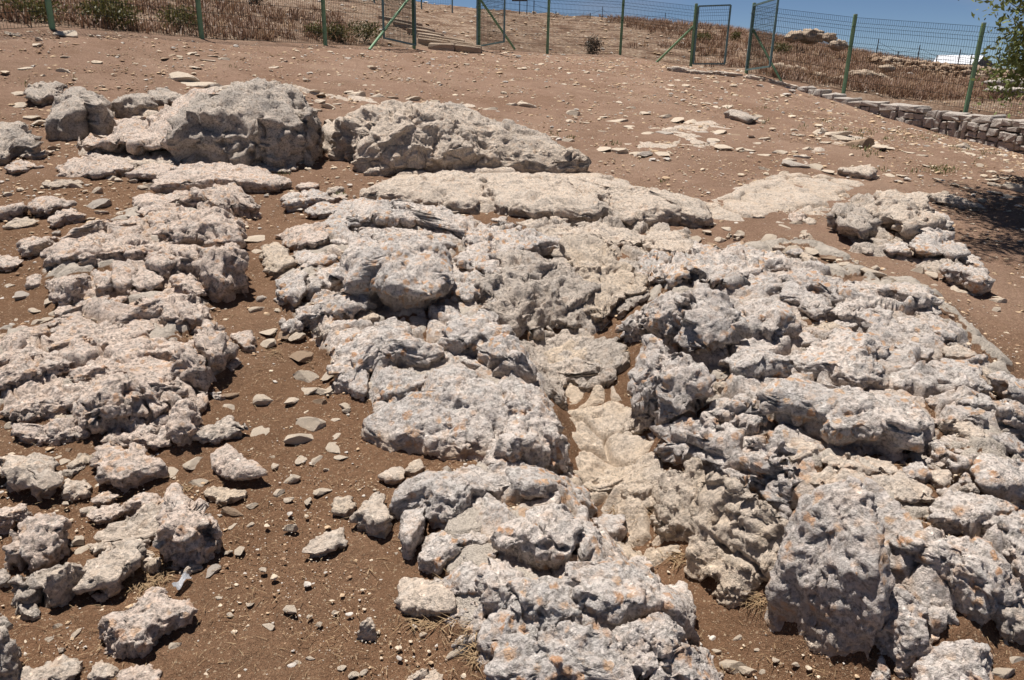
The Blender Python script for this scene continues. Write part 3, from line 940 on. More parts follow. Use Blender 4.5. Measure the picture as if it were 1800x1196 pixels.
boulder('small ragged tan stone between the pale boulder and the pitted one', 'tan', 0.08, "122,828 140,800 160,790 172,800 160,812 150,822 132,832")
outcrop('dark-faced split block at the left edge with rusty top', 'pinkish', [
    (0.42, "4,994 8,946 24,927 53,905 79,900 112,903 117,928 105,957 101,1000 62,1010 18,1004", dict(n=4, under=0.1, cap=0.9)),
    (0.28, "20,1004 62,996 101,988 90,1066 62,1072 28,1066", dict(n=3.6, stain=0.6, crack=1.5, mat='rough')),
    (0.3, "-14,905 10,889 40,884 56,900 46,919 15,932 -14,937"),
    (0.2, "-14,1000 6,998 16,1010 14,1036 -14,1040", dict(mat='rough')),
    (0.1, "30,1065 60,1060 80,1068 70,1090 45,1096", dict(mat='rough')),
], cap=0.8)
boulder('upright tan block leaning right of the dark-faced split block', 'beige', 0.25, "81,1075 93,1028 114,985 140,983 153,999 141,1033 111,1065", n=3.6, under=0.12, cap=1.0)
outcrop('broken ledge with a long dark overhang beside the white paper scrap', 'pinkish', [
    (0.3, "287,902 292,848 311,842 330,864 351,887 368,906 375,959 364,1002 312,1006 279,998 286,943", dict(n=3.8, cap=0.7)),
    (0.22, "142,1042 152,996 174,971 201,948 238,945 248,967 245,1002 220,1020 210,1056 168,1056", dict(mat='beige')),
    (0.16, "171,934 206,916 264,892 293,892 293,927 270,952 243,957 184,948", dict(mat='beige', tilt=(0.1, 0.5))),
    (0.2, "203,892 240,864 282,867 292,886 262,902 212,912", dict(under=0.4, n=4)),
    (0.1, "152,906 175,889 200,881 217,900 195,922 163,922"),
    (0.12, "243,985 262,975 276,985 270,1000 250,1003", dict(mat='beige')),
    (0.12, "160,875 182,862 205,868 206,882 182,890 163,886"),
], stain=0.35)
boulder('big rust-spotted boulder with notched top on bottom-left soil', 'pinkish', 0.28, "152,1088 219,1066 260,1034 268,1024 283,1028 290,1046 304,1046 322,1040 340,1063 336,1102 304,1118 258,1160 217,1160 154,1130", under=0.22, n=3, crack=0.5)
boulder('flat layered slab at the bottom edge under the rust-spotted boulder', 'beige', 0.09, "33,1182 79,1167 116,1154 146,1154 147,1181 116,1206 28,1206", crack=1.4)
boulder('small split stone at the bottom edge right of the layered slab', 'beige', 0.1, "158,1182 180,1161 206,1165 200,1196 165,1200", crack=1.4)
boulder('white crumbling stone at the bottom edge under the rust-spotted boulder', 'pinkish', 0.1, "206,1182 251,1169 278,1176 274,1206 206,1206", rough=1.4)
boulder('black shadowed boulder in the bottom left corner', 'rough', 0.42, "-40,1062 0,1072 14,1104 30,1150 34,1215 -40,1215", cap=0.9, n=3.6)
boulder('wedge-shaped speckled slab propped over a black gap', 'pinkish', 0.2, "362,813 377,789 400,777 418,790 451,825 473,851 442,858 400,856 384,836", n=4.5, under=0.45, cap=0.75, tilt=(-0.1, -0.1), crack=0.15, rough=0.8, pits=0.6, stain=0.0)
boulder('dark angular rock above the wedge-shaped slab', 'rough', 0.2, "338,766 369,745 399,729 433,753 415,775 371,788 343,783", under=0.3)
boulder('rounded brown stone tucked under the wedge-shaped slab', 'tan', 0.12, "356,871 367,856 387,856 432,870 425,881 395,889", rough=0.7)

outcrop('low broken ridge of white rock across the middle', 'grey', [
    (0.26, "622,351 645,342 688,353 700,365 750,372 793,372 830,403 828,425 793,425 763,405 700,402 655,400 624,380", dict(n=3.8)),
    (0.15, "499,346 523,338 550,332 587,345 585,354 545,365 504,370"),
    (0.2, "539,371 560,354 598,357 625,368 611,377 575,382 555,385", dict(under=0.2)),
    (0.2, "569,391 590,372 625,378 647,396 611,407 582,397"),
    (0.2, "488,406 515,389 558,389 572,413 577,435 545,442 519,442 502,424", dict(mat='pinkish')),
    (0.16, "462,436 488,429 517,443 512,477 490,491 464,471", dict(mat='tan')),
    (0.15, "579,421 605,412 617,423 609,436 584,433"),
    (0.2, "620,400 660,400 720,405 760,415 730,425 650,428 622,425", dict(crack=1.4)),
    (0.12, "600,352 622,350 630,362 612,368 598,364"),
    (0.18, "755,405 790,420 800,440 780,445 760,430", dict(crack=1.5)),
], stain=0.25)
outcrop('great orange-flecked block overhanging a dark cave in the middle', 'grey', [
    (0.45, "597,466 620,438 650,427 700,422 750,424 779,443 787,470 792,505 797,547 765,566 710,569 674,558 653,522 624,497 604,494", dict(n=6, under=0.48, cap=1.05, crack=0.5, stain=0.75, tilt=(0, 0.05))),
    (0.32, "485,499 500,479 533,474 540,483 535,502 527,546 497,536", dict(under=0.3)),
    (0.32, "534,484 558,479 567,522 542,528"),
    (0.26, "533,479 532,465 560,442 586,444 590,456 558,477"),
    (0.3, "556,479 595,469 610,490 606,507 580,515 562,491"),
    (0.28, "531,540 565,522 600,504 635,520 648,550 626,567 590,571 558,569 538,566", dict(crack=1.6, stain=0.6)),
    (0.3, "785,489 826,499 848,523 821,540 795,533"),
    (0.28, "788,552 821,537 850,529 902,580 937,640 942,661 915,674 880,670 849,652 834,632 798,622 783,592", dict(n=4)),
    (0.16, "640,545 660,545 668,562 650,572 636,566", dict(mat='tan')),
    (0.14, "515,440 545,442 560,455 540,470 515,470 508,455"),
], stain=0.3, cap=0.7)
outcrop('long lichen-covered whaleback with a winding crack and straight right end', 'grey', [
    (0.32, "584,617 600,591 640,571 715,569 724,585 742,600 777,610 772,642 740,653 700,643 670,653 640,668 620,692 610,682 588,667 588,640", dict(n=3.6)),
    (0.32, "587,672 599,629 633,628 645,645 647,670 642,703 622,703 612,682", dict(n=2.8, under=0.15)),
    (0.26, "673,682 700,652 726,644 753,663 745,692 713,708 678,697", dict(crack=1.4)),
    (0.34, "688,702 740,692 753,642 800,629 840,652 882,672 922,690 933,740 903,793 870,798 813,804 763,800 698,794 662,752 648,727 658,701", dict(n=2.3, stain=0.9, cap=0.55, under=0, tilt=(0.1, 0.15), crack=0.35, rough=0.7, cuts=1)),
    (0.40, "880,673 926,672 953,705 978,725 988,760 991,816 951,820 901,826 874,817 888,780 903,740", dict(n=5, cap=0.7, tilt=(0, 0), under=0, rough=0.7)),
    (0.2, "775,612 800,620 835,632 850,655 835,655 800,632 780,640"),
    (0.2, "655,705 700,710 712,720 690,735 660,728", dict(crack=1.4)),
], rough=0.85, crack=0.6, stain=0.35, cuts=3)
outcrop('large rust-blotched limestone mass at the bottom centre', 'grey', [
    (0.45, "868,1115 900,1118 960,1104 1020,1094 1075,1108 1102,1160 1112,1230 865,1230 878,1170", dict(n=5, cuts=3)),
    (0.40, "845,1003 865,974 885,984 930,1002 997,1016 1017,1007 1013,1062 992,1113 950,1123 912,1133 898,1092 878,1062 853,1052", dict(n=5, cuts=3)),
    (0.38, "846,1100 858,1069 885,1054 911,1075 917,1112 914,1143 886,1169 854,1158 838,1132", dict(n=2.9, under=0.15)),
    (0.42, "998,1016 1045,989 1076,981 1110,989 1151,1004 1167,1030 1167,1062 1131,1093 1070,1113 1008,1092 983,1051", dict(n=5, cuts=3)),
    (0.38, "1168,1021 1195,1017 1214,1045 1223,1107 1196,1123 1169,1102 1158,1061", dict(cap=0.8)),
    (0.38, "1078,1107 1120,1089 1165,1069 1203,1110 1208,1142 1171,1184 1150,1206 1098,1195 1068,1152", dict(n=3.4, under=0.12)),
    (0.25, "1158,1192 1205,1139 1236,1139 1262,1180 1284,1230 1148,1230", dict(mat='steel')),
    (0.45, "847,965 865,925 881,898 931,882 997,885 1019,932 1016,974 999,1016 958,1016 915,1003 880,993", dict(n=2.9, cap=1.0, crack=0.6)),
    (0.34, "1003,893 1044,915 1054,987 1020,1008 1013,965"),
    (0.28, "1042,910 1060,895 1096,904 1098,931 1063,947"),
    (0.2, "1071,950 1102,947 1105,983 1075,985"),
    (0.28, "1002,867 1020,844 1046,880 1052,901 1014,891", dict(crack=1.4)),
    (0.28, "695,893 698,853 749,835 799,819 832,806 858,809 891,816 900,833 866,862 833,868 827,901 799,925 759,925 741,885 708,885", dict(n=3.2)),
    (0.26, "705,934 708,885 747,882 743,934 723,989 707,982", dict(cap=0.7)),
    (0.25, "896,844 931,825 997,822 1022,836 1007,862 986,886 931,882 897,865"),
    (0.28, "738,995 746,941 779,928 796,950 814,966 786,995 771,1008"),
    (0.14, "781,940 832,931 857,942 850,968 811,971"),
    (0.28, "770,1017 785,994 825,984 850,1005 855,1050 828,1056 798,1048", dict(under=0.3)),
    (0.2, "828,1052 852,1045 862,1080 845,1100 832,1085"),
    (0.16, "815,880 840,868 850,890 830,905", dict(crack=1.3)),
    (0.2, "850,815 890,812 935,800 960,815 935,828 895,835", dict(crack=1.0)),
], stain=0.25, cap=0.68, crack=0.6, rough=1.0, amp=0.9, pits=1.6)
boulder('smooth whitish stone leaning against the bottom centre mass', 'beige', 0.2, "678,1053 706,1008 736,1004 773,1018 794,1052 808,1084 766,1092 718,1085", rough=0.5, crack=0.3, pits=0.3, n=2.7)
boulder('angular pale stone on soil left of the bottom centre mass', 'beige', 0.14, "622,897 650,872 666,855 681,903 691,930 677,952 640,938", rough=0.7)
boulder('rounded flat pebble-like stone left of the whaleback foot', 'beige', 0.08, "667,837 686,819 710,819 711,847 683,857", rough=0.5, crack=0.3)
boulder('flat pale chip beside the rounded flat stone', 'tan', 0.06, "712,835 716,812 740,806 744,821 730,835", rough=0.5, crack=0.3)
boulder('pale stone half cut by the bottom edge on open soil', 'beige', 0.12, "712,1206 732,1175 772,1180 783,1206", rough=0.5)
boulder('spiky pale stone standing on open soil at the bottom', 'beige', 0.14, "616,1122 634,1100 646,1072 656,1085 664,1124", rough=0.5, n=2.2, cap=1.2)
boulder('flat whitish slab stone on open soil near bottom left', 'beige', 0.09, "531,974 550,945 570,928 601,928 615,955 605,970 555,984", rough=0.5, crack=0.3)
boulder('small cream stone left of the angular pale stone', 'tan', 0.08, "583,906 590,874 615,871 624,890 606,908", rough=0.6)

outcrop('rough grey rock face falling into the cut trench', 'rough', [
    (0.28, "843,470 900,448 960,446 1032,460 1044,520 1024,575 960,596 930,596 898,590 868,565 843,520", dict(n=2.8, tilt=(0, 0.55), stain=0.2, rough=1.7)),
    (0.26, "836,402 860,391 905,391 937,410 992,425 987,452 930,473 880,483 848,462 834,440", dict(mat='grey')),
    (0.22, "988,441 1050,439 1112,480 1132,500 1092,532 1060,574 1020,566 1027,500", dict(mat='tan', tilt=(0, 0.4))),
    (0.16, "938,407 1000,394 1060,392 1127,412 1132,432 1070,441 1000,438 953,427", dict(mat='beige', n=4)),
    (0.16, "1128,421 1150,401 1195,399 1222,430 1201,458 1170,458 1149,447", dict(mat='beige')),
    (0.26, "798,441 830,419 850,430 862,460 893,502 870,509 838,492 813,472", dict(mat='steel', crack=1.4)),
    (0.12, "905,392 935,385 962,393 955,405 925,402", dict(mat='beige', under=0.3)),
    (0.16, "1120,440 1160,448 1170,470 1150,480 1128,462", dict(mat='steel')),
    (0.2, "1080,545 1105,520 1135,510 1140,530 1110,548 1090,560", dict(mat='rough')),
], rough=1.3, stain=0.2)
outcrop('sunlit yellowish floor slabs of the cut trench', 'tan', [
    (0.09, "903,588 960,582 1020,577 1082,591 1092,627 1082,652 1020,642 992,664 992,722 950,694 918,632", dict(mat='rough', stain=0.9, n=3, under=0)),
    (0.14, "1008,645 1033,632 1076,647 1093,676 1060,694 1016,684", dict(under=0.3, mat='rough', stain=0.6)),
    (0.15, "1071,737 1105,715 1133,693 1124,720 1144,740 1138,763 1089,756", dict(n=2.4)),
    (0.10, "1018,848 1070,822 1130,814 1168,835 1158,873 1110,889 1080,874 1074,852 1040,872"),
    (0.16, "1100,880 1130,862 1150,870 1152,895 1120,905", dict(under=0.3)),
], rough=0.8, crack=0.6, stain=0.8)
outcrop('rugged tan rock slope right of the trench, with holes', 'tan', [
    (0.32, "1153,868 1158,832 1215,818 1243,850 1238,902 1222,955 1190,950 1153,919", dict(pits=2.0, tilt=(0.25, 0.3))),
    (0.42, "1233,862 1308,874 1352,898 1374,940 1379,990 1348,1035 1312,1060 1281,1074 1253,1024 1246,988 1222,952", dict(tilt=(0.2, 0.35), crack=1.2)),
    (0.14, "1215,955 1240,960 1246,990 1225,985"),
    (0.10, "1262,1030 1300,1035 1312,1062 1285,1076 1265,1060"),
], stain=0.6, rough=1.1, cap=0.7, under=0.08, amp=0.85)
outcrop('dark fissured grey wall overhanging the trench on the right', 'steel', [
    (0.6, "1117,535 1150,509 1190,504 1250,514 1291,529 1303,560 1293,615 1262,646 1225,661 1188,626 1158,596 1162,560", dict(n=5, under=0.45, pits=2.0, cap=1.0)),
    (0.5, "1088,577 1094,554 1120,539 1161,544 1167,577 1152,594 1120,602 1093,596", dict(n=3.5, under=0.45, cap=1.1)),
    (0.55, "1298,525 1330,509 1371,524 1397,550 1403,572 1393,606 1360,618 1320,614 1298,606 1293,560", dict(n=3.6, cap=0.85, stain=0.4)),
    (0.62, "1117,648 1136,598 1156,598 1178,618 1203,645 1230,662 1244,685 1241,705 1250,742 1212,752 1190,778 1160,786 1152,742 1136,705 1122,675", dict(cap=1.0, tilt=(-0.1, 0.1), under=0.42, n=6)),
    (0.55, "1165,742 1210,734 1248,744 1278,770 1290,832 1262,860 1228,830 1208,790 1190,780 1162,784", dict(cap=0.75, crack=1.5)),
    (0.55, "1246,702 1276,689 1309,686 1328,705 1331,725 1359,748 1323,765 1281,785 1269,742 1246,732", dict(cap=0.75)),
    (0.5, "1279,784 1321,760 1376,792 1379,832 1404,850 1409,903 1382,946 1340,906 1308,876 1275,846", dict(cap=0.72, crack=1.6, under=0.15)),
    (0.48, "1272,650 1285,609 1301,601 1321,611 1383,627 1389,647 1375,674 1340,684 1300,689 1279,666", dict(mat='grey', under=0.45, cap=1.0)),
    (0.4, "1242,676 1281,672 1283,690 1251,698", dict(mat='tan', cap=1.1)),
], stain=0.2, rough=1.3)
outcrop('pale rubble-topped rock table above the overhanging wall', 'grey', [
    (0.3, "1128,482 1150,439 1200,438 1260,449 1302,439 1322,470 1302,502 1250,513 1190,504 1150,505", dict(crack=1.4)),
    (0.28, "1288,451 1310,434 1350,438 1388,465 1382,482 1340,481 1298,478"),
    (0.3, "1308,481 1360,477 1388,490 1377,524 1340,524 1308,518"),
    (0.2, "1195,425 1225,420 1240,440 1220,455 1198,448"),
    (0.18, "1230,430 1265,432 1290,445 1270,455 1238,450", dict(crack=1.4)),
], stain=0.2)
outcrop('slanting cracked ribs of grey rock on the right ridge', 'steel', [
    (0.28, "1381,490 1388,464 1426,467 1465,485 1473,513 1470,541 1426,518 1400,500", dict(n=4)),
    (0.26, "1424,490 1463,489 1494,508 1473,526"),
    (0.28, "1461,545 1476,522 1513,539 1554,585 1527,590 1500,576", dict(n=4, under=0.15)),
    (0.28, "1484,527 1513,517 1552,538 1576,571 1564,584 1537,558 1507,545", dict(n=4)),
    (0.28, "1459,487 1501,489 1551,494 1602,498 1642,530 1653,552 1610,554 1570,533 1520,522 1488,512", dict(mat='grey')),
    (0.28, "1374,528 1388,489 1423,512 1466,550 1463,563 1426,567 1396,541", dict(stain=0.5)),
    (0.26, "1391,592 1413,578 1444,603 1412,614 1394,611"),
    (0.24, "1424,572 1451,562 1478,573 1452,596 1437,588", dict(mat='tan')),
    (0.2, "1600,530 1640,532 1652,555 1620,560 1598,548", dict(crack=1.4)),
], stain=0.2, crack=1.2)
outcrop('broad lichen-dotted rock sheet with shadowed lip on the right', 'grey', [
    (0.42, "1406,614 1438,597 1475,572 1513,584 1565,594 1558,623 1579,640 1553,684 1500,694 1450,684 1404,674 1378,652 1403,636", dict(n=4)),
    (0.46, "1347,682 1380,669 1430,689 1500,699 1560,679 1602,689 1622,720 1638,760 1633,814 1600,824 1560,806 1500,800 1460,802 1428,776 1380,762 1345,748", dict(n=6, under=0.42, cap=0.8)),
    (0.24, "1366,784 1405,767 1447,791 1435,810 1390,829 1373,808", dict(mat='beige', under=0.15)),
    (0.26, "1598,648 1631,644 1644,675 1628,698 1604,683", dict(mat='steel')),
    (0.24, "1440,795 1500,795 1560,808 1575,830 1530,842 1470,835 1440,815", dict(mat='beige')),
    (0.22, "1575,640 1598,648 1602,690 1580,690 1560,680", dict(crack=1.3)),
], stain=0.25, cap=0.66, crack=0.65, rough=1.0, amp=0.9)
outcrop('sloping pale rocks along the soil edge on the right', 'grey', [
    (0.24, "1574,604 1613,597 1635,618 1628,641 1590,631", dict(mat='steel')),
    (0.2, "1569,582 1591,557 1631,564 1648,554 1679,588 1673,608 1631,599 1587,601"),
    (0.26, "1641,647 1661,629 1709,634 1744,670 1729,693 1684,694 1649,683"),
    (0.14, "1658,611 1690,600 1714,625 1702,639 1664,634", dict(mat='beige')),
    (0.36, "1669,707 1684,689 1726,684 1763,705 1820,735 1820,765 1761,759 1726,739 1694,734", dict(under=0.3, cap=0.75)),
    (0.24, "1743,677 1765,659 1820,663 1820,724 1779,718"),
    (0.2, "1668,716 1695,729 1731,745 1733,763 1699,748", dict(mat='steel', cap=0.9)),
    (0.2, "1733,782 1770,764 1820,773 1820,805 1769,804", dict(mat='steel')),
    (0.16, "1628,700 1650,695 1668,712 1650,720 1632,715", dict(mat='steel')),
    (0.16, "1700,640 1735,648 1748,662 1735,668 1712,655", dict(mat='beige')),
], stain=0.25)
boulder('tan stone with white tip on the soil pocket at right', 'beige', 0.14, "1649,744 1674,730 1706,742 1739,777 1701,784 1678,766 1653,758", rough=0.7)
boulder('upright grey stone at the soil pocket corner', 'steel', 0.24, "1631,803 1635,767 1652,770 1664,796 1647,816", cap=0.8)
boulder('grey stone lying right of the upright one in the soil pocket', 'steel', 0.22, "1661,797 1674,787 1708,818 1697,838 1668,831", cap=0.8)
outcrop('massive grey foreground block with bulging face at bottom right', 'steel', [
    (0.55, "1374,968 1405,876 1482,855 1549,862 1567,883 1565,930 1548,970 1542,1032 1540,1091 1524,1168 1459,1138 1394,1096 1373,1032", dict(n=3.8, cuts=4, cap=0.9, tilt=(0.05, 0.05), rough=1.0, pits=1.2, amp=1.0, under=0.06, stain=0.45, crack=0.35)),
    (0.45, "1533,1034 1582,1026 1627,1062 1631,1098 1634,1152 1588,1188 1553,1136 1533,1088", dict(cap=0.7, n=3.2)),
    (0.4, "1623,1100 1631,1063 1663,1063 1661,1108 1638,1122", dict(cap=0.9)),
    (0.38, "1606,1184 1638,1132 1681,1123 1747,1129 1756,1230 1608,1230", dict(n=3.2)),
    (0.16, "1533,1177 1552,1149 1570,1182 1563,1215 1538,1215"),
    (0.5, "1553,961 1561,928 1615,925 1681,931 1733,945 1767,982 1794,1032 1750,1062 1726,1112 1681,1072 1630,1044 1553,1024", dict(mat='grey', n=3.8, pits=1.8)),
    (0.4, "1758,931 1820,898 1820,1034 1791,1038 1763,986", dict(mat='grey')),
    (0.36, "1738,1062 1790,1034 1820,1039 1820,1135 1758,1135 1743,1103", dict(mat='rough', under=0.25)),
    (0.3, "1633,911 1661,865 1698,865 1749,879 1790,899 1755,929 1724,935 1681,932 1643,929", dict(mat='grey', pits=1.6)),
    (0.28, "1709,838 1721,816 1764,809 1820,799 1820,888 1774,884 1729,869", dict(mat='grey')),
    (0.3, "1414,842 1459,819 1515,825 1534,853 1449,869 1418,867", dict(mat='beige', n=3)),
    (0.22, "1530,844 1582,825 1633,853 1637,881 1595,896 1563,889 1547,863", dict(mat='beige')),
    (0.18, "1629,827 1668,825 1673,850 1659,863 1633,848", dict(mat='beige')),
    (0.12, "1415,1116 1440,1112 1462,1135 1450,1150 1425,1140", dict(mat='beige')),
], stain=0.3, crack=0.65, rough=1.0, amp=0.9)
outcrop('pale sunlit ledge ending in shadowed knuckles on the upper right', 'beige', [
    (0.5, "1514,362 1551,337 1576,334 1626,347 1651,368 1636,395 1613,419 1602,435 1576,425 1549,383", dict(n=3, cap=0.75, crack=1.3)),
    (0.34, "1463,382 1480,354 1516,356 1539,390 1528,413 1512,435 1481,427 1473,402", dict(under=0.35, mat='rough', crack=1.8, cap=0.75)),
    (0.25, "1546,430 1583,420 1600,438 1598,456 1560,452", dict(under=0.35, mat='grey')),
    (0.4, "1609,418 1633,398 1663,410 1664,438 1658,462 1604,460", dict(mat='grey', cap=0.7)),
    (0.38, "1634,395 1637,369 1658,372 1676,388 1670,408 1644,405", dict(mat='grey')),
    (0.34, "1656,438 1663,410 1692,427 1701,447 1684,464 1661,464", dict(mat='grey')),
    (0.34, "1659,470 1686,457 1714,470 1739,498 1736,522 1712,522 1692,504 1666,489", dict(mat='grey', cap=0.7)),
    (0.28, "1686,451 1706,445 1728,461 1728,479 1705,471", dict(mat='grey')),
    (0.16, "1500,432 1520,425 1535,440 1525,452 1508,446", dict(mat='rough')),
], stain=0.3)
boulder('square table-topped stone with shaded side on the upper right field', 'beige', 0.2, "1472,294 1490,288 1531,289 1538,308 1527,318 1488,310", n=5, under=0.15, cap=0.7)
boulder('flat wedge slab right of the sunlit ledge near the tree shadow', 'beige', 0.11, "1629,348 1653,341 1676,342 1723,364 1690,366 1650,361", under=0.2)
boulder('lone grey stone with dark end in the upper field', 'rough', 0.22, "1273,199 1286,189 1311,194 1328,216 1314,220 1290,212", under=0.1)

def find_out(txt):
    return [o for o in COL.objects if o.type == 'EMPTY' and txt in o.get('label', '')][0]
bedrock("1110,590 1150,510 1200,430 1300,440 1420,455 1640,540 1790,690 1810,800 1810,1060 1640,1130 1480,1070 1390,960 1290,860 1180,770", M['steel'], find_out('broad lichen-dotted'), 0.085, 0.42, stain=0.5)
bedrock("495,500 560,400 600,345 700,360 840,385 930,420 960,560 985,690 990,810 900,825 720,795 630,690 520,560", M['grey'], find_out('great orange-flecked'), 0.07, 0.40, stain=0.5)
bedrock("700,900 790,825 900,810 1010,830 1100,950 1200,1030 1240,1230 860,1230 830,1100 760,1020", M['grey'], find_out('large rust-blotched'), 0.075, 0.34, stain=0.5)
bedrock("70,450 200,390 290,340 440,330 450,380 425,480 350,540 410,640 350,790 150,770 -30,730 -30,590 100,560", M['pinkish'], find_out('tall left outcrop'), 0.065, 0.36, stain=0.5)
bedrock("636,335 690,302 760,292 850,290 1000,298 1060,305 1235,372 1232,396 1060,396 900,382 760,368", M['beige'], find_out('wide smooth beige'), 0.05, 0.75, rough=0.6, stain=0.4, lift=0.02)
bedrock("1228,352 1290,316 1350,301 1455,303 1555,331 1500,356 1452,390 1363,368 1320,398 1280,385", M['beige'], find_out('pale sunlit ledge'), 0.05, 0.55, rough=0.7, stain=0.5, soft=0.3, lift=0.012)
bedrock("900,580 1020,570 1095,620 1160,760 1190,850 1250,960 1210,985 1110,995 1070,910 985,850 985,720 930,640", M['tan'], find_out('sunlit yellowish floor'), 0.05, 0.45, rough=1.0, stain=0.6, lift=0.025)
bedrock("825,395 1000,383 1230,398 1240,450 1130,545 1050,580 940,600 850,530", M['rough'], find_out('rough grey rock face'), 0.07, 0.3, stain=0.4)
bedrock("120,262 200,205 300,190 420,160 545,180 565,290 500,312 300,310 150,300", M['beige'], find_out('tall dark pocked'), 0.06, 0.5, stain=0.5)
bedrock("600,215 700,195 830,195 1000,265 1020,300 800,305 640,302", M['rough'], find_out('broad humped grey'), 0.08, 0.5, stain=0.5)
bedrock("-30,600 100,575 250,570 340,600 350,790 150,780 -30,740", M['pinkish'], find_out('large lower-left'), 0.06, 0.34, stain=0.5)
bedrock("1440,390 1480,345 1640,350 1700,440 1740,510 1700,525 1600,462 1500,450", M['rough'], find_out('pale sunlit ledge'), 0.06, 0.3, stain=0.5)
bedrock("1055,302 1110,315 1230,345 1300,312 1400,306 1470,318 1440,372 1330,402 1235,398 1150,360", M['beige'], find_out('wide smooth beige'), 0.05, 0.6, rough=0.8, stain=0.5, soft=0.35, lift=0.0)
bedrock("1290,205 1330,215 1340,235 1290,262 1200,270 1050,268 1040,255 1120,225 1200,205", M['beige'], find_out('pale sunlit ledge'), 0.035, 0.5, rough=0.8, stain=0.6, soft=0.5, lift=-0.018)
bedrock("310,138 420,148 540,150 600,160 760,176 880,182 860,196 700,192 560,176 400,162 300,150", M['beige'], find_out('tall dark pocked'), 0.04, 0.5, rough=0.8, stain=0.6, soft=0.4, lift=-0.016)
bedrock("1370,270 1450,232 1560,246 1580,264 1500,262 1460,285 1460,302 1380,300", M['beige'], find_out('pale sunlit ledge'), 0.04, 0.5, rough=0.8, stain=0.6, soft=0.4, lift=-0.016)

# ------------------------------------------------------------------ infill: broken rock between the measured blocks
def in_any(px, py, pad=0):
    for q in SPECS_MAIN:
        x0, y0 = q.min(0); x1, y1 = q.max(0)
        if x0 - pad < px < x1 + pad and y0 - pad < py < y1 + pad and poly_sd(np.array(px), np.array(py), q) > -pad:
            return True
    return False
SPECS_MAIN = list(SPECS)
OUT = [o for o in COL.objects if o.name.startswith('rock_outcrop')]
OUTP = np.array([proj(np.array(o.location)) for o in OUT])
_infill = [("1120,560 1180,440 1420,450 1660,540 1800,680 1800,1050 1640,1130 1480,1060 1380,960 1290,860 1180,760", 'steel', 60),
           ("480,420 620,350 830,370 1000,430 960,680 985,800 720,780 600,690 490,560", 'grey', 30),
           ("700,900 800,830 990,830 1090,950 1200,1040 1230,1196 860,1196 760,1040", 'grey', 20),
           ("60,430 220,350 400,340 430,470 350,560 420,640 340,790 150,780 -10,720 -10,590 100,570", 'pinkish', 45),
           ("560,330 660,330 840,370 1000,385 1100,400 1100,440 900,400 640,400 560,400", 'beige', 16),
           ("1230,380 1330,370 1470,390 1500,440 1560,470 1400,460 1280,430 1230,420", 'beige', 22),
           ("110,800 210,870 290,850 370,1000 280,1060 150,1060 100,960", 'beige', 14),
           ("130,250 260,230 360,270 330,300 160,300", 'pinkish', 14)]
rgi = np.random.default_rng(42)
for s, mt, cnt in _infill:
    q = P2(s); n_ok = 0; tries = 0
    while n_ok < cnt and tries < cnt * 12:
        tries += 1
        px = rgi.uniform(*[q[:, 0].min(), q[:, 0].max()]); py = rgi.uniform(q[:, 1].min(), q[:, 1].max())
        if poly_sd(np.array(px), np.array(py), q) < 0 or in_any(px, py, -3): continue
        depth = np.interp(py, [250, 500, 800, 1150], [0.55, 0.8, 1.1, 1.35])
        r = rgi.uniform(9, 30) * depth
        k = rgi.integers(6, 9); an = np.sort(rgi.uniform(0, 2 * np.pi, k))
        asp = rgi.uniform(0.45, 0.8); rot = rgi.uniform(-0.4, 0.5)
        rad = r * rgi.uniform(0.65, 1.15, k)
        ex = rad * np.cos(an); ey = rad * np.sin(an) * asp
        pts = ' '.join('%.1f,%.1f' % (px + ex[i] * math.cos(rot) - ey[i] * math.sin(rot), py + ex[i] * math.sin(rot) + ey[i] * math.cos(rot)) for i in range(k))
        near = OUT[int(np.argmin(((OUTP - (px, py)) ** 2).sum(1)))]
        m2 = mt if rgi.random() < 0.6 else rgi.choice(['beige', 'grey', 'rough', 'pinkish', 'tan'])
        block('rock_block', pts, rgi.uniform(0.08, 0.2), M[m2], near, cap=rgi.uniform(0.4, 0.95), stain=rgi.uniform(0.1, 0.5), crack=rgi.uniform(0.6, 1.3), n=rgi.uniform(3, 4.6))
        n_ok += 1

# ------------------------------------------------------------------ loose stones
def stone_mesh(k):
    V, Fc = ico(3)
    V = V.copy()
    rg = np.random.default_rng(900 + k)
    flat = k % 3 == 0
    for c in range(14):
        nn = rg.normal(size=3); nn /= np.linalg.norm(nn)
        o = rg.uniform(0.35, 0.75)
        V = V - nn * (np.maximum(0, V @ nn - o) * 0.99)[:, None]
    V = V + vnormals(V, Fc) * (0.05 * fbm(V * 1.6 + k * 9, 3, k) + 0.02 * perlin(V * 7 + k, k))[:, None]
    V = V / np.abs(V).max(0)
    V[:, 2] = V[:, 2] * (0.45 if flat else 0.75)
    me = mesh_np('loose_stone', V, Fc, M['stone'], smooth=False)
    return me
STONES = [stone_mesh(k) for k in range(12)]
def stone_mat_variant(c1, c2, nm):
    return rock_mat(nm, c1, c2, c2, 0.3, 0.0, 0.22, world=False, scale=2.0)
M['stone_brown'] = stone_mat_variant((0.44, 0.31, 0.21), (0.34, 0.24, 0.165), 'loose_brown_stone')
M['stone_grey'] = stone_mat_variant((0.58, 0.50, 0.43), (0.46, 0.40, 0.35), 'loose_grey_stone')
STONES_B = []
for me in STONES[:4]:
    m2 = me.copy(); m2.materials.clear(); m2.materials.append(M['stone_brown']); STONES_B.append(m2)
STONES_G = []
for me in STONES[4:8]:
    m2 = me.copy(); m2.materials.clear(); m2.materials.append(M['stone_grey']); STONES_G.append(m2)

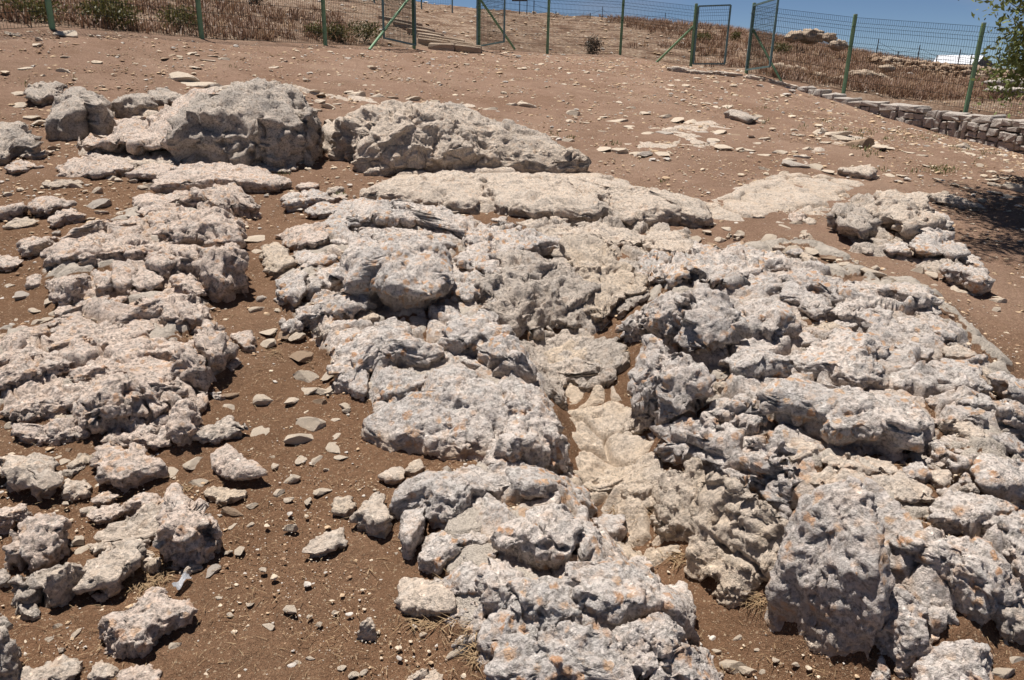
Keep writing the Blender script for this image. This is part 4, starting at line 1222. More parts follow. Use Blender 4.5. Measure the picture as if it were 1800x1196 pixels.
LOOSE = []
def stones(spec, label, group, flatness=1.0, pool=None):
    a = np.array([[float(v) for v in t.split(',')] for t in spec.split()])
    G = cast(a[:, 0], a[:, 1] + a[:, 3] * 0.25)
    rg = np.random.default_rng(int(a[:, 0].sum()))
    for (px, py, w_, h_), g in zip(a, G):
        d = np.linalg.norm(g - CAM)
        sx = w_ * d / F / 2 * 1.05
        sinel = (CAM[2] - g[2]) / d
        sz = sx * rg.uniform(0.28, 0.55) * flatness
        dep = max(0.5 * sx, min(2.2 * sx, (h_ * d / F / 2 - 0.55 * sz) / max(sinel, 0.12)))
        p = pool if pool is not None else (STONES if rg.random() < 0.86 else STONES_B if rg.random() < 0.6 else STONES_G)
        o = obj('loose_stone', p[rg.integers(len(p))], None, (g[0], g[1], g[2] - 0.02 * sz))
        o.scale = (sx, dep, sz / 0.6)
        o.rotation_euler = (rg.uniform(-0.15, 0.15), rg.uniform(-0.15, 0.15), rg.choice([0, math.pi]) + rg.uniform(-0.35, 0.35))
        col_ = 'brown' if p is STONES_B else 'grey' if p is STONES_G else 'pale'
        LOOSE.append((o, px, py, w_, h_, col_, group))
        tag(o, label, 'stone', group)

stones("530,620,42,26 535,660,46,22 545,682,40,24 570,686,34,15 515,698,22,26 468,698,36,26 400,690,32,22 398,712,32,10 584,650,22,26 590,632,20,14 458,750,34,30 522,766,70,26 "
       "545,734,44,14 592,756,30,26 585,785,26,22 600,800,28,16 310,815,28,30 342,803,32,32 347,848,36,13 480,801,16,7 485,815,14,16 525,806,22,20 560,798,18,28 573,824,14,8 515,840,32,10 565,858,36,20 "
       "505,877,22,14 540,878,12,14 492,860,20,18 445,884,20,16 407,902,40,12 510,925,26,15 440,920,14,12 410,919,15,18 488,540,20,14 465,522,22,14 478,575,34,22 500,585,24,16 455,540,30,14 440,600,14,8 "
       "580,680,16,20 470,600,30,16 520,590,30,14 450,410,38,30 448,440,20,14 560,705,30,12 545,745,60,12 590,735,18,12 610,720,16,10 608,705,22,24",
       'loose pale stone on the brown soil lane left of the whaleback', 'loose stones on the soil lane')
stones("368,1000,24,28 420,962,18,20 400,969,15,9 462,1001,14,10 510,1070,24,16 476,1096,26,17 663,986,20,8 545,1157,16,9 523,1163,14,10 600,1170,16,14 622,1180,20,20 404,1080,12,12 356,1160,12,12 "
       "362,1176,14,12 385,1050,12,8 440,1060,14,10 545,1082,10,9 560,1096,12,10 590,1075,12,9 640,1180,14,14 700,970,14,12 660,1110,14,12 730,1100,10,8 745,1112,13,13 800,1145,30,16 815,1130,16,9 "
       "100,1100,14,10 85,1122,13,9 132,1110,12,18 310,1132,24,24 300,1100,12,9 345,1015,12,10 330,1180,12,14 110,1140,10,8 280,1080,10,7 648,955,16,14 686,960,14,12",
       'small loose stone on the open brown soil at the bottom left', 'loose stones on the bottom soil')
stones("30,655,22,12 60,545,20,12 65,565,18,10 130,548,30,12 40,520,26,14 78,560,14,16 85,525,16,26 100,545,18,12 165,562,24,8 188,566,18,8 120,600,24,8 30,560,14,9 10,540,16,9 50,575,16,9 "
       "20,500,16,9 15,340,16,6 170,335,18,6 195,313,22,7 210,316,16,6 130,326,30,8 250,330,20,6 235,318,16,6 170,360,40,14 180,372,24,8 160,385,14,6 210,372,16,6 265,330,30,6 150,420,16,8 35,390,20,6 35,380,14,8 "
       "140,945,24,18 128,955,12,10 145,960,20,22 150,985,12,16 115,812,18,14 105,800,14,14 125,845,14,10 136,870,8,12 160,900,14,10 115,885,10,8 108,690,14,8 20,745,16,10 120,790,12,8 298,700,18,8 270,880,20,9 "
       "100,258,14,12 105,250,10,14 38,236,24,8 28,182,30,10 30,166,26,8 55,205,26,8 70,215,20,8 25,60,30,8 68,68,10,7 66,78,14,6 110,58,50,6",
       'loose stone scattered among the left outcrops', 'loose stones among the left outcrops')
stones("930,185,36,9 910,182,14,7 1010,199,28,7 1002,211,20,6 1085,213,40,9 1110,220,28,12 1135,199,22,6 1170,204,25,7 1190,210,26,9 1215,213,22,9 1140,234,28,9 1170,235,30,7 1235,232,26,9 1262,232,26,9 "
       "1252,245,26,8 1290,236,22,10 1330,251,22,7 1223,253,18,5 1270,259,30,8 1300,262,26,8 1315,264,22,7 1060,261,30,12 1090,266,30,9 1112,268,30,9 1136,269,26,14 1162,268,22,11 1240,180,16,8 1256,186,22,9 1276,186,20,9 "
       "1150,225,22,6 1060,205,18,5 1090,180,16,4 1110,190,18,4 1180,150,14,4 1175,157,18,5 1200,162,14,4 1225,158,16,5 1190,140,18,4 1225,138,14,4 990,147,14,5 1060,230,18,5 1030,215,16,4 1005,235,14,4 "
       "995,247,30,5 975,240,16,5 1320,240,14,6 1345,245,18,6 1200,240,16,5 1330,205,18,4 1340,212,12,4",
       'flat pale stone flush in the dusty upper field', 'flat stones in the dusty upper field', 0.7)
stones("325,140,60,7 355,148,60,10 380,152,30,7 400,157,24,7 450,150,30,6 480,149,36,7 515,150,26,7 505,158,30,8 470,156,30,6 430,155,30,6 545,160,36,9 562,167,20,9 610,160,22,6 628,165,30,8 665,169,34,8 690,172,20,6 720,175,42,7 "
       "655,184,28,13 686,189,26,12 740,188,36,8 718,191,16,10 700,195,14,7 862,191,30,7 838,178,30,9 880,170,16,4 900,185,20,5 555,191,26,10 575,186,30,7 590,182,20,5 640,150,14,4 295,96,22,8 290,102,12,5 335,93,14,8 "
       "370,105,30,8 395,105,20,6 345,118,20,5 560,178,22,6 765,180,24,5 800,185,20,5 375,98,16,5 120,100,14,5 45,120,18,5 110,125,24,6 500,108,14,4 610,103,14,4 655,120,18,5 480,118,18,4 540,140,14,4",
       'thin pale stone lying on bare earth behind the bluffs', 'thin stones behind the bluffs', 0.7)
stones("1470,238,46,8 1482,246,38,7 1510,254,50,10 1540,256,30,14 1562,259,24,8 1440,232,40,7 1405,236,26,8 1690,258,42,7 1706,271,18,8 1630,290,16,9 1385,281,40,8 1412,276,36,8 1395,290,40,12 1430,294,30,10 1452,299,22,9 "
       "1560,306,20,6 1585,309,14,5 1650,314,22,5 1755,326,40,8 1785,334,44,9 1740,336,20,8 1700,312,20,6 1720,290,16,5 1740,300,18,5 1770,300,14,5 1620,275,18,4 1660,270,20,5 1450,250,22,6 1420,262,30,6 1370,268,26,6 1345,272,24,6 "
       "1380,305,22,7 1345,297,24,6 1775,345,30,8 1745,315,24,5 1600,268,20,5 1395,228,20,5 1535,310,18,8 1700,330,16,5 1660,338,16,5 1725,352,14,4 1765,312,16,5",
       'pale stone set in the grass-flecked field below the dry-stone wall', 'stones in the grassy field corner', 0.75)
stones("1252,390,18,12 1278,400,22,10 1300,410,20,10 1265,418,26,12 1240,405,16,10 1250,430,20,12 1220,420,22,14 1290,430,30,14 1320,430,34,16 1350,420,30,14 1380,400,26,12 1400,393,28,10 1415,410,24,16 1390,440,34,12 "
       "1330,400,14,8 1345,395,14,8 1425,440,24,12 1440,425,26,20 1460,450,30,14 1480,462,24,10 1500,470,30,14 1530,478,40,16 1540,470,20,8 1610,478,28,8 1635,480,20,16 1470,440,30,12 1560,492,30,8 1450,470,20,10 1420,455,18,12 1360,445,20,10 "
       "1400,430,16,14 1515,455,14,6 1235,440,16,10 1705,500,12,8 1690,510,20,8 1755,530,24,8 1640,500,14,6 1680,505,16,14 1750,545,16,6",
       'rubble stone between the right ridge and the sunlit ledge', 'rubble on the right shoulder')
stones("1215,1080,14,9 1235,1100,12,8 1300,1120,20,9 1365,1158,16,10 1330,1140,12,7 1290,1162,44,30 1315,1175,30,18 1260,1145,16,8 1340,1180,14,9 1240,1055,14,8 1225,1125,10,7 1380,1120,10,7 1400,1165,14,10 1250,1035,16,9 1270,1180,10,8 "
       "1215,1010,22,10 1190,965,22,12 1070,715,14,9 1760,1180,40,16 1790,1160,30,20 1600,906,18,8 1610,915,22,6 1590,920,14,7 1630,905,14,8 1670,770,14,8 1690,790,12,7",
       'loose stone on the trench floor and pockets right of centre', 'loose stones in the trench and pockets')


LAND = [("the wedge-shaped slab", 430, 830), ("the dark angular rock", 385, 755), ("the whaleback's left end", 590, 660), ("the squared outcrop end", 330, 720), ("the white paper scrap", 330, 1010),
        ("the rust-spotted boulder", 245, 1090), ("the spiky pale stone", 645, 1120), ("the flat whitish slab stone", 560, 990), ("the smooth leaning stone", 740, 1090), ("the bottom edge", 400, 1170),
        ("the angular pale stone", 655, 905), ("the great block's left foot", 490, 540), ("the arched stone", 85, 365), ("the curved white stone", 130, 560), ("the low ridge rock", 160, 310), ("the big rounded boulder", 100, 230),
        ("the pale flat bench", 260, 325), ("the split block", 120, 950), ("the pitted boulder", 150, 850), ("the top of the cracked bluff", 430, 152), ("the top of the humped bluff", 740, 185), ("the fence at upper left", 300, 95), ("the fence's left end", 60, 70),
        ("the lone grey stone", 1300, 200), ("the beige shelf", 1110, 265), ("the bare upper field", 1080, 205), ("the kerb slabs", 1200, 150), ("the table-topped stone", 1540, 305), ("the retaining wall foot", 1690, 265),
        ("the grass patches", 1510, 250), ("the tree shadow", 1760, 330), ("the sunlit ledge's start", 1400, 285), ("the ledge's shadowed knuckles", 1490, 460), ("the ledge rubble", 1400, 420), ("the rubble-topped rock table", 1270, 415),
        ("the sunlit ledge's tail", 1700, 510), ("the trench mouth", 1300, 1130), ("the leaf litter in the trench", 1160, 950), ("the soil pocket at right", 1680, 780), ("the massive block's top", 1600, 910), ("the bottom right corner", 1780, 1170), ("the back of the trench", 1070, 710),
        ("the row of field stones", 1250, 240), ("the hooked white stone", 40, 530), ("the long low ledge stone", 180, 380), ("the middle soil lane", 500, 720), ("the upper soil lane", 540, 630), ("the lower soil lane", 520, 850)]
ORD = ['first', 'second', 'third', 'fourth', 'fifth', 'sixth', 'seventh', 'eighth', 'ninth', 'tenth', 'eleventh', 'twelfth', 'thirteenth', 'fourteenth', 'fifteenth', 'sixteenth', 'seventeenth', 'eighteenth', 'nineteenth', 'twentieth', 'twenty-first', 'twenty-second', 'twenty-third', 'twenty-fourth', 'twenty-fifth']
_by = {}
for rec in LOOSE:
    k = min(range(len(LAND)), key=lambda i: (LAND[i][1] - rec[1]) ** 2 + (LAND[i][2] - rec[2]) ** 2)
    _by.setdefault(k, []).append(rec)
for k, L_ in _by.items():
    L_.sort(key=lambda r: r[1])
    for i, (o, px, py, w_, h_, c_, g_) in enumerate(L_):
        sz = 'broad' if w_ >= 36 else 'small' if w_ < 18 else 'fist-sized' if w_ < 26 else 'middling'
        sh = 'flat' if h_ < w_ * 0.36 else 'chunky'
        o['label'] = '%s %s stone, %s from left by %s' % (sz if i % 2 else sh, c_, ORD[min(i, 24)], LAND[k][0])

# ------------------------------------------------------------------ gravel: far too many to count
OCT = (np.array([[1, 0, 0], [-1, 0, 0], [0, 1, 0], [0, -1, 0], [0, 0, 1], [0, 0, -1.0]]), np.array([[0, 2, 4], [2, 1, 4], [1, 3, 4], [3, 0, 4], [2, 0, 5], [1, 2, 5], [3, 1, 5], [0, 3, 5]]))
def scatter_mesh(name, n, ymin, ymax, pxlo, pxhi, mats, seed, sub=1, power=1.6, keep=None, xr=None, zoff=0.25):
    rg = np.random.default_rng(seed)
    y = np.exp(rg.uniform(math.log(ymin), math.log(ymax), n))
    x = rg.uniform(-1, 1, n) * (0.72 * y + 0.6) if xr is None else xr(y, rg)
    if keep is not None:
        k = keep(x, y, rg); x, y = x[k], y[k]; n = len(x)
    z = ground(x, y)
    d = np.sqrt(x * x + y * y + (z - CAM[2]) ** 2)
    u = rg.random(n)
    px = pxlo * ((1 - u) + u * (pxlo / pxhi) ** power) ** (-1 / power)
    r = px * d / F / 2
    bases = []
    for k in range(6):
        V, Fc = (OCT if sub == 1 else ico(sub)); V = V.copy(); r2 = np.random.default_rng(seed + k)
        if sub == 1: V = V + r2.normal(size=V.shape) * 0.22
        for c in range(0 if sub == 1 else 6):
            nn = r2.normal(size=3); nn /= np.linalg.norm(nn)
            V = V - nn * (np.maximum(0, V @ nn - r2.uniform(0.4, 0.75)))[:, None]
        V = V * np.array([r2.uniform(0.8, 1.3), r2.uniform(0.7, 1.1), r2.uniform(0.3, 0.55)])
        bases.append(V)
    an = rg.uniform(0, 2 * np.pi, n); ca, sa = np.cos(an), np.sin(an)
    bi = rg.integers(0, 6, n); nb = len(bases[0])
    B = np.stack(bases)[bi] * r[:, None, None]
    V = np.stack([B[..., 0] * ca[:, None] - B[..., 1] * sa[:, None], B[..., 0] * sa[:, None] + B[..., 1] * ca[:, None], B[..., 2]], -1)
    V = V + np.stack([x, y, z + zoff * r], 1)[:, None, :]
    Fa = Fc[None] + (np.arange(n) * nb)[:, None, None]
    me = mesh_np(name, V.reshape(-1, 3), Fa.reshape(-1, 3), None, smooth=False)
    for mt in mats: me.materials.append(mt)
    mi = np.repeat(rg.choice(len(mats), n, p=None), len(Fc)).astype(np.int32)
    me.polygons.foreach_set('material_index', mi)
    TRI[0] += len(Fa) * len(Fc)
    return me

M['peb1'] = plain('cream_pebbles', (0.56, 0.46, 0.35), 0.9, 0.25, 0, 40)
M['peb2'] = plain('tan_pebbles', (0.50, 0.36, 0.235), 0.9, 0.3, 0, 40)
M['peb3'] = plain('brown_pebbles', (0.33, 0.215, 0.135), 0.9, 0.3, 0, 40)
M['peb4'] = plain('grey_pebbles', (0.48, 0.43, 0.38), 0.9, 0.3, 0, 40)
def not_hill(x, y, rg): return poly_sd(x, y, _behind_poly) < -0.1
o = obj('gravel', scatter_mesh('gravel', 50000, 1.6, 27, 1.7, 9, [M['peb1'], M['peb2'], M['peb3'], M['peb3'], M['peb4']], 5, sub=1, power=2.4, keep=not_hill))
tag(o, 'fine limestone gravel strewn all over the brown soil', 'gravel', kind='stuff')
o = obj('field_gravel', scatter_mesh('field_gravel', 11000, 7, 26, 2.4, 9, [M['peb2'], M['peb3'], M['peb3'], M['peb2'], M['peb1']], 25, sub=1, power=2.0, keep=not_hill, zoff=0.0))
tag(o, 'half-buried tan gravel roughening the upper field', 'gravel', kind='stuff')
o = obj('pebbles', scatter_mesh('pebbles', 1700, 1.6, 25, 6, 17, [M['peb1'], M['peb1'], M['peb2'], M['peb4']], 15, sub=2, power=2.6, keep=not_hill))
tag(o, 'coarser pale pebbles strewn over the soil', 'gravel', kind='stuff')

# ------------------------------------------------------------------ thin blades: grass, straw, weeds
def blades(name, pts, hlo, hhi, wid, mat, seed, lean=0.5, lie=False):
    rg = np.random.default_rng(seed)
    n = len(pts)
    h = rg.uniform(hlo, hhi, n); an = rg.uniform(0, 2 * np.pi, n); ln = rg.uniform(0.1, lean, n) * h
    if lie:
        ln = h * 0.97; hz = h * rg.uniform(0.02, 0.2, n)
    else:
        hz = h
    dirv = np.stack([np.cos(an), np.sin(an)], 1)
    sd_ = np.stack([-dirv[:, 1], dirv[:, 0]], 1) * (wid * rg.uniform(0.6, 1.4, n))[:, None] / 2
    P = np.asarray(pts)
    V = np.zeros((n, 5, 3))
    for k, (f, g, wk) in enumerate(((0, 0, 1), (0, 0, -1), (0.35, 0.6, 0.8), (0.35, 0.6, -0.8), (1, 1, 0))):
        V[:, k, :2] = P[:, :2] + dirv * (ln * f)[:, None] + sd_ * wk
        V[:, k, 2] = P[:, 2] + hz * g
    Fq = np.array([[0, 1, 3], [0, 3, 2], [2, 3, 4]])
    Fc = (Fq[None] + (np.arange(n) * 5)[:, None, None]).reshape(-1, 3)
    TRI[0] += len(Fc)
    return mesh_np(name, V.reshape(-1, 3), Fc, mat, smooth=False)

def pts_at(spots, seed, per):
    """scatter points round pixels: (px, py, rx, ry)"""
    rg = np.random.default_rng(seed); L = []
    for (px, py, rx, ry) in spots:
        k = int(per * rx * ry / 60)
        a = rg.uniform(0, 2 * np.pi, k); r = np.sqrt(rg.random(k))
        q = cast(px + r * np.cos(a) * rx, py + r * np.sin(a) * ry)
        L.append(q)
    return np.concatenate(L)
G = [(1520, 235, 25, 6), (1505, 247, 14, 5), (1510, 260, 20, 7), (1530, 272, 18, 6), (1640, 241, 26, 9), (1580, 232, 24, 5), (1655, 300, 32, 7), (1690, 262, 22, 6), (1740, 270, 18, 6), (1600, 245, 20, 6),
     (1550, 300, 14, 4), (1715, 283, 8, 4), (1700, 255, 12, 4), (1335, 192, 14, 5), (1345, 215, 10, 5), (1275, 190, 8, 4), (1560, 245, 16, 5), (1450, 215, 14, 4), (1605, 302, 14, 3), (1410, 225, 12, 4), (1480, 228, 20, 4),
     (45, 150, 8, 4), (130, 139, 7, 3), (610, 104, 8, 3), (403, 118, 14, 4), (975, 238, 9, 3), (1005, 243, 10, 3), (1078, 255, 14, 3), (1105, 338, 10, 3), (1060, 318, 14, 3), (1165, 322, 12, 2), (600, 343, 10, 3), (500, 308, 12, 3), (360, 282, 8, 3),
     (690, 855, 0, 0)]
me = blades('grass', pts_at(G, 3, 26), 0.02, 0.06, 0.010, M['grass'], 4, 0.9)
tag(obj('grass', me), 'sparse low green grass in the upper field', 'grass', kind='stuff')
Sg = [(262, 1012, 34, 18), (290, 985, 10, 20), (1110, 895, 32, 22), (1215, 985, 40, 12), (1350, 1060, 34, 14), (245, 1025, 26, 12), (760, 1093, 50, 10), (838, 1130, 14, 40), (1410, 565, 20, 8), (320, 860, 12, 8), (50, 1040, 8, 40),
      (1290, 470, 10, 5), (540, 270, 30, 6), (430, 300, 40, 5), (480, 620, 12, 10), (1330, 1050, 20, 16), (410, 560, 12, 8)]
me = blades('dry_straw', pts_at(Sg, 8, 14), 0.03, 0.11, 0.0035, M['straw'], 9, 1.2, lie=True)
tag(obj('dry_straw', me), 'dry straw and leaf litter caught between the rocks', 'straw', kind='stuff')
rgs = np.random.default_rng(77)
yy = np.exp(rgs.uniform(math.log(1.7), math.log(7), 3800)); xx = rgs.uniform(-1, 1, 3800) * (0.72 * yy + 0.4)
me = blades('straw_litter', np.stack([xx, yy, ground(xx, yy) + 0.012], 1), 0.02, 0.07, 0.0025, M['straw'], 78, 1, lie=True)
tag(obj('straw_litter', me), 'short straw bits littered over the near soil', 'straw', kind='stuff')

# paper scrap: a small crumpled sheet with a fold
g = cast(322, 1034)
bm = bmesh.new()
for i in range(7):
    for j in range(5):
        u, v = i / 6 - 0.5, j / 4 - 0.5
        bm.verts.new((v * 0.032 * (1 - 0.3 * abs(u)), u * 0.062, 0.010 + 0.008 * math.sin(7 * u + 3 * v) + 0.006 * math.cos(11 * v) + 0.012 * u))
bm.verts.ensure_lookup_table()
for i in range(6):
    for j in range(4):
        a = i * 5 + j
        bm.faces.new([bm.verts[a], bm.verts[a + 1], bm.verts[a + 6], bm.verts[a + 5]])
bmesh.ops.solidify(bm, geom=bm.faces[:], thickness=0.0015)
me = bpy.data.meshes.new('paper_scrap'); bm.to_mesh(me); bm.free(); me.materials.append(M['paper'])
o = obj('paper_scrap', me, None, (g[0], g[1], g[2] + 0.02)); o.rotation_euler = (-0.1, -0.1, -0.35); o.scale = (1.2, 1.2, 1.2)
tag(o, 'crumpled white scrap of paper on straw below the broken ledge', 'paper')

# ------------------------------------------------------------------ dry-stone retaining wall under the fence
def squared_stone(name, V8, mat, seed, parent, bev=0.18):
    """a roughly squared wall stone: hexahedron, corners pulled in, faces bulged"""
    bm = bmesh.new()
    vs_ = [bm.verts.new(v) for v in V8]
    for f in ((0, 3, 2, 1), (4, 5, 6, 7), (0, 1, 5, 4), (1, 2, 6, 5), (2, 3, 7, 6), (3, 0, 4, 7)):
        bm.faces.new([vs_[i] for i in f])
    bmesh.ops.recalc_face_normals(bm, faces=bm.faces)
    sz = min((Vector(V8[1]) - Vector(V8[0])).length, (Vector(V8[4]) - Vector(V8[0])).length)
    bmesh.ops.bevel(bm, geom=bm.edges[:] + bm.verts[:], offset=sz * bev, segments=1, affect='EDGES', profile=0.6)
    bmesh.ops.triangulate(bm, faces=bm.faces)
    bmesh.ops.subdivide_edges(bm, edges=[e for e in bm.edges if e.calc_length() > sz * 0.45], cuts=1)
    bmesh.ops.triangulate(bm, faces=bm.faces)
    V = np.array([v.co[:] for v in bm.verts])
    bm.verts.index_update()
    Fc = np.array([[v.index for v in f.verts] for f in bm.faces]); bm.free()
    V = V + vnormals(V, Fc) * (sz * 0.22 * fbm(V / sz * 1.3 + seed, 3, seed))[:, None]
    c = V.mean(0)
    me = mesh_np(name, V - c, Fc, mat, smooth=False); attr(me, 'stain', np.full(len(V), 0.1))
    TRI[0] += len(Fc)
    return obj(name, me, parent, c - np.array(parent.location))

_wt = np.array([(1398, 152, 0.15), (1433, 160, .3), (1500, 177, .5), (1569, 184, .6), (1622, 193, .65), (1702, 203, .7), (1798, 217, .75), (1900, 235, .8)])
_wb = np.array([(1398, 158), (1444, 172), (1500, 189), (1553, 204), (1600, 221), (1656, 236), (1729, 254), (1798, 272), (1900, 298)])
# the wall face: a vertical curtain half a metre in front of the fence
_fl = _ext[:, :2]
def wall_line(px):
    """ground point of the wall face for a photo column"""
    py = np.interp(px, _wb[:, 0], _wb[:, 1])
    return cast(px, py)
wall_root = None
pxs = np.linspace(1392, 1890, 160)
base = wall_line(pxs)
ptop = np.interp(pxs, _wt[:, 0], _wt[:, 1])
topz = np.array([at(p, t, b[1])[2] for p, t, b in zip(pxs, ptop, base)])
arc = np.concatenate([[0], np.cumsum(np.hypot(np.diff(base[:, 0]), np.diff(base[:, 1])))])
def W(s):
    return np.array([np.interp(s, arc, base[:, 0]), np.interp(s, arc, base[:, 1])]), np.interp(s, arc, base[:, 2]), np.interp(s, arc, topz)
p0, b0, t0 = W(arc[-1] * 0.5)
wall_root = empty('retaining_wall', (float(p0[0]), float(p0[1]), float(b0)), 'grey dry-stone retaining wall under the fence at right', 'stone wall')
rw = np.random.default_rng(3)
def nrm(s):
    a, _, _ = W(max(0, s - 0.1)); b, _, _ = W(min(arc[-1], s + 0.1))
    t = b - a; t /= np.linalg.norm(t)
    return t, np.array([t[1], -t[0]])     # outward = towards the viewer
j = lambda a: rw.uniform(-a, a)
s = 0.0
while s < arc[-1] - 0.08:
    wd = rw.uniform(0.2, 0.5); e = min(arc[-1], s + wd); mid_ = (s + e) / 2
    _, zb, zt = W(mid_)
    t, nn = nrm(mid_)
    z1 = zt + j(0.02); first = True
    while z1 > zb + 0.03:
        hc = rw.uniform(0.12, 0.22) if first else rw.uniform(0.09, 0.22)
        z0 = z1 - hc
        if z0 < zb + 0.05: z0 = zb - 0.08
        cutn = 1 if (first or hc > 0.21 or wd < 0.36) and rw.random() < 0.75 else 2
        ed = [s, e] if cutn == 1 else [s, s + (e - s) * rw.uniform(0.35, 0.65), e]
        for q0, q1 in zip(ed[:-1], ed[1:]):
            pr = rw.uniform(-0.03, 0.05); dp = 0.5 if first else 0.3
            V8 = []
            for lv, zz in ((0, z0 + 0.01), (1, z1 - 0.008)):
                for (q, outw) in ((q0 + 0.012 + j(0.03), pr + j(0.02)), (q1 - 0.012 + j(0.03), pr + j(0.02)), (q1 - 0.01, -dp), (q0 + 0.01, -dp)):
                    pp, _, _ = W(np.clip(q, 0, arc[-1])); pp = pp + nn * outw
                    V8.append((pp[0], pp[1], zz + j(0.028)))
            squared_stone('stone', V8, M['wallgrey'], int(rw.integers(1e4)), wall_root, bev=rw.uniform(0.06, 0.13))
        z1 = z0; first = False
    s = e
# sill of flat slabs on which the fence stands, left of the wall
sill = empty('stone_sill', tuple(float(v) for v in cast(1260, 122)), 'row of thin pale kerb slabs under the right-hand gate', 'kerb')
for (a, b_, c, d_) in ((1176, 121, 1248, 129), (1246, 126, 1312, 137), (1312, 133, 1350, 143), (1348, 141, 1400, 153)):
    block('slab', "%d,%d %d,%d %d,%d %d,%d" % (a, b_ - 3, c, d_ - 4, c + 2, d_ + 2, a - 2, b_ + 4), 0.10, M['beige'], sill, n=5, cap=2.0, rough=0.7, crack=0.5)

# ------------------------------------------------------------------ steel fence
def tube(pts, r, k=4, caps=True, up=None):
    pts = np.asarray(pts, float); n = len(pts)
    V = []; 
    for i in range(n):
        t = pts[min(i + 1, n - 1)] - pts[max(i - 1, 0)]; t = t / (np.linalg.norm(t) + 1e-12)
        a = np.array([0, 0, 1.0]) if abs(t[2]) < 0.9 else np.array([1.0, 0, 0])
        if up is not None: a = up
        u = np.cross(t, a); u /= np.linalg.norm(u); v = np.cross(t, u)
        for j in range(k):
            an = 2 * np.pi * (j + 0.5) / k
            V.append(pts[i] + r * (math.cos(an) * u + math.sin(an) * v))
    Fc = []
    for i in range(n - 1):
        for j in range(k):
            Fc.append((i * k + j, i * k + (j + 1) % k, (i + 1) * k + (j + 1) % k, (i + 1) * k + j))
    V = np.array(V)
    if caps and k == 4:
        Fc.append((3, 2, 1, 0)); e = (n - 1) * k; Fc.append((e, e + 1, e + 2, e + 3))
    return V, np.array(Fc)

def tubes_mesh(name, lst, mat):
    V = []; Fc = []; o_ = 0
    for v, f in lst:
        V.append(v); Fc.append(f + o_); o_ += len(v)
    V = np.concatenate(V); Fc = np.concatenate(Fc)
    TRI[0] += 2 * len(Fc)
    return V, Fc

def add_part(name, lst, mat, parent, smooth=False):
    V, Fc = tubes_mesh(name, lst, mat)
    me = mesh_np(name, V - np.array(parent.location), Fc, mat, smooth=smooth)
    return obj(name, me, parent)

FH = 1.74
def wire_panel(parent, A, B, zA, zB, h=FH, y0=0.03, nm='wire_panel', r=0.0038, gap=0.055, fold=True):
    """welded mesh with V-shaped folds near the top: A,B are ground-plane ends"""
    A = np.asarray(A, float); B = np.asarray(B, float)
    L = np.linalg.norm(B[:2] - A[:2]); t = (B[:2] - A[:2]) / L; nn = np.array([t[1], -t[0]])
    prof = [(0, 0), (0.30, 0), (0.33, .03), (0.36, 0), (0.62, 0), (0.68, 0), (0.74, .03), (0.80, 0), (0.88, 0), (0.94, .035), (1.0, 0)] if fold else [(0, 0), (1, 0)]
    prof = [(0, 0), (0.56, 0), (0.61, .05), (0.66, 0), (0.83, 0), (0.88, .05), (0.93, 0), (1.0, 0)] if fold else prof
    lst = []
    n = max(2, int(L / gap))
    for i in range(n + 1):
        u = i / n
        p = A[:2] + t * L * u; z = zA + (zB - zA) * u
        lst.append(tube([(p[0] + nn[0] * o_, p[1] + nn[1] * o_, z + y0 + f * (h - y0)) for f, o_ in prof], r, 3, caps=False))
    for f in ([0, .14, .28, .42, .56, .61, .66, .745, .83, .88, .93, 1.0] if fold else np.linspace(0, 1, 9)):
        o_ = 0.05 if f in (.61, .88) else 0.0
        lst.append(tube([(A[0] + nn[0] * o_, A[1] + nn[1] * o_, zA + y0 + f * (h - y0)), (B[0] + nn[0] * o_, B[1] + nn[1] * o_, zB + y0 + f * (h - y0))], r * 1.15, 3, caps=False))
    return add_part(nm, lst, M['wire'], parent)

def post(parent, P, h=FH + 0.06, r=0.048, mat='post', nm='post', lean=(0, 0)):
    o = add_part(nm, [tube([(P[0], P[1], P[2] - 0.15), (P[0] + lean[0] * h, P[1] + lean[1] * h, P[2] + h)], r, 8)], M[mat], parent, True)
    V, Fc = tubes_mesh('c', [tube([(P[0] + lean[0] * h, P[1] + lean[1] * h, P[2] + h - 0.002), (P[0] + lean[0] * h, P[1] + lean[1] * h, P[2] + h + 0.02)], r * 1.08, 4)], None)
    me = mesh_np('cap', V - np.array(parent.location), Fc, M['cap'], smooth=False)
    obj('cap', me, o)
    return o

def fence_run(pts, label, braces=()):
    c = pts[0]
    root = empty('mesh_fence', (float(c[0]), float(c[1]), float(c[2])), label, 'fence', 'welded mesh fence runs')
    for P in pts: post(root, P)
    for a, b in zip(pts[:-1], pts[1:]):
        wire_panel(root, a, b, a[2], b[2])
    for a, b in braces:
        add_part('brace', [tube([a, b], 0.035, 6)], M['post'], root, True)
    return root
FP = FENCE.copy()
FP[:, 2] = ground(FP[:, 0] + 0.0, FP[:, 1] + 0.0)
FP[:, 2] = FENCE[:, 2]
left0 = FP[0] + (FP[0] - FP[1]) * 1.0; left0[2] = ground(left0[0], left0[1])
def gpt(px, py): return cast(px, py)
bl = gpt(649, 88)
fence_run([left0, FP[0], FP[1], FP[2], FP[4]], 'green mesh fence run left of the left gate', [(bl, FP[4] + (0, 0, 1.35))])
br = at(905, 87, 24.2)
bl2 = at(1154, 110, 26.4)
fence_run([FP[5], FP[6], FP[7], FP[8]], 'green mesh fence run between the two gates', [(br, FP[5] + (0, 0, 1.35)), (bl2, FP[8] + (0, 0, 1.2))])
br2 = at(1376, 148, 22.3)
fence_run([FP[9], FP[10], FP[11], FP[12]], 'green mesh fence run on the stone wall right of the right gate', [(br2, FP[9] + (0, 0, 1.2))])

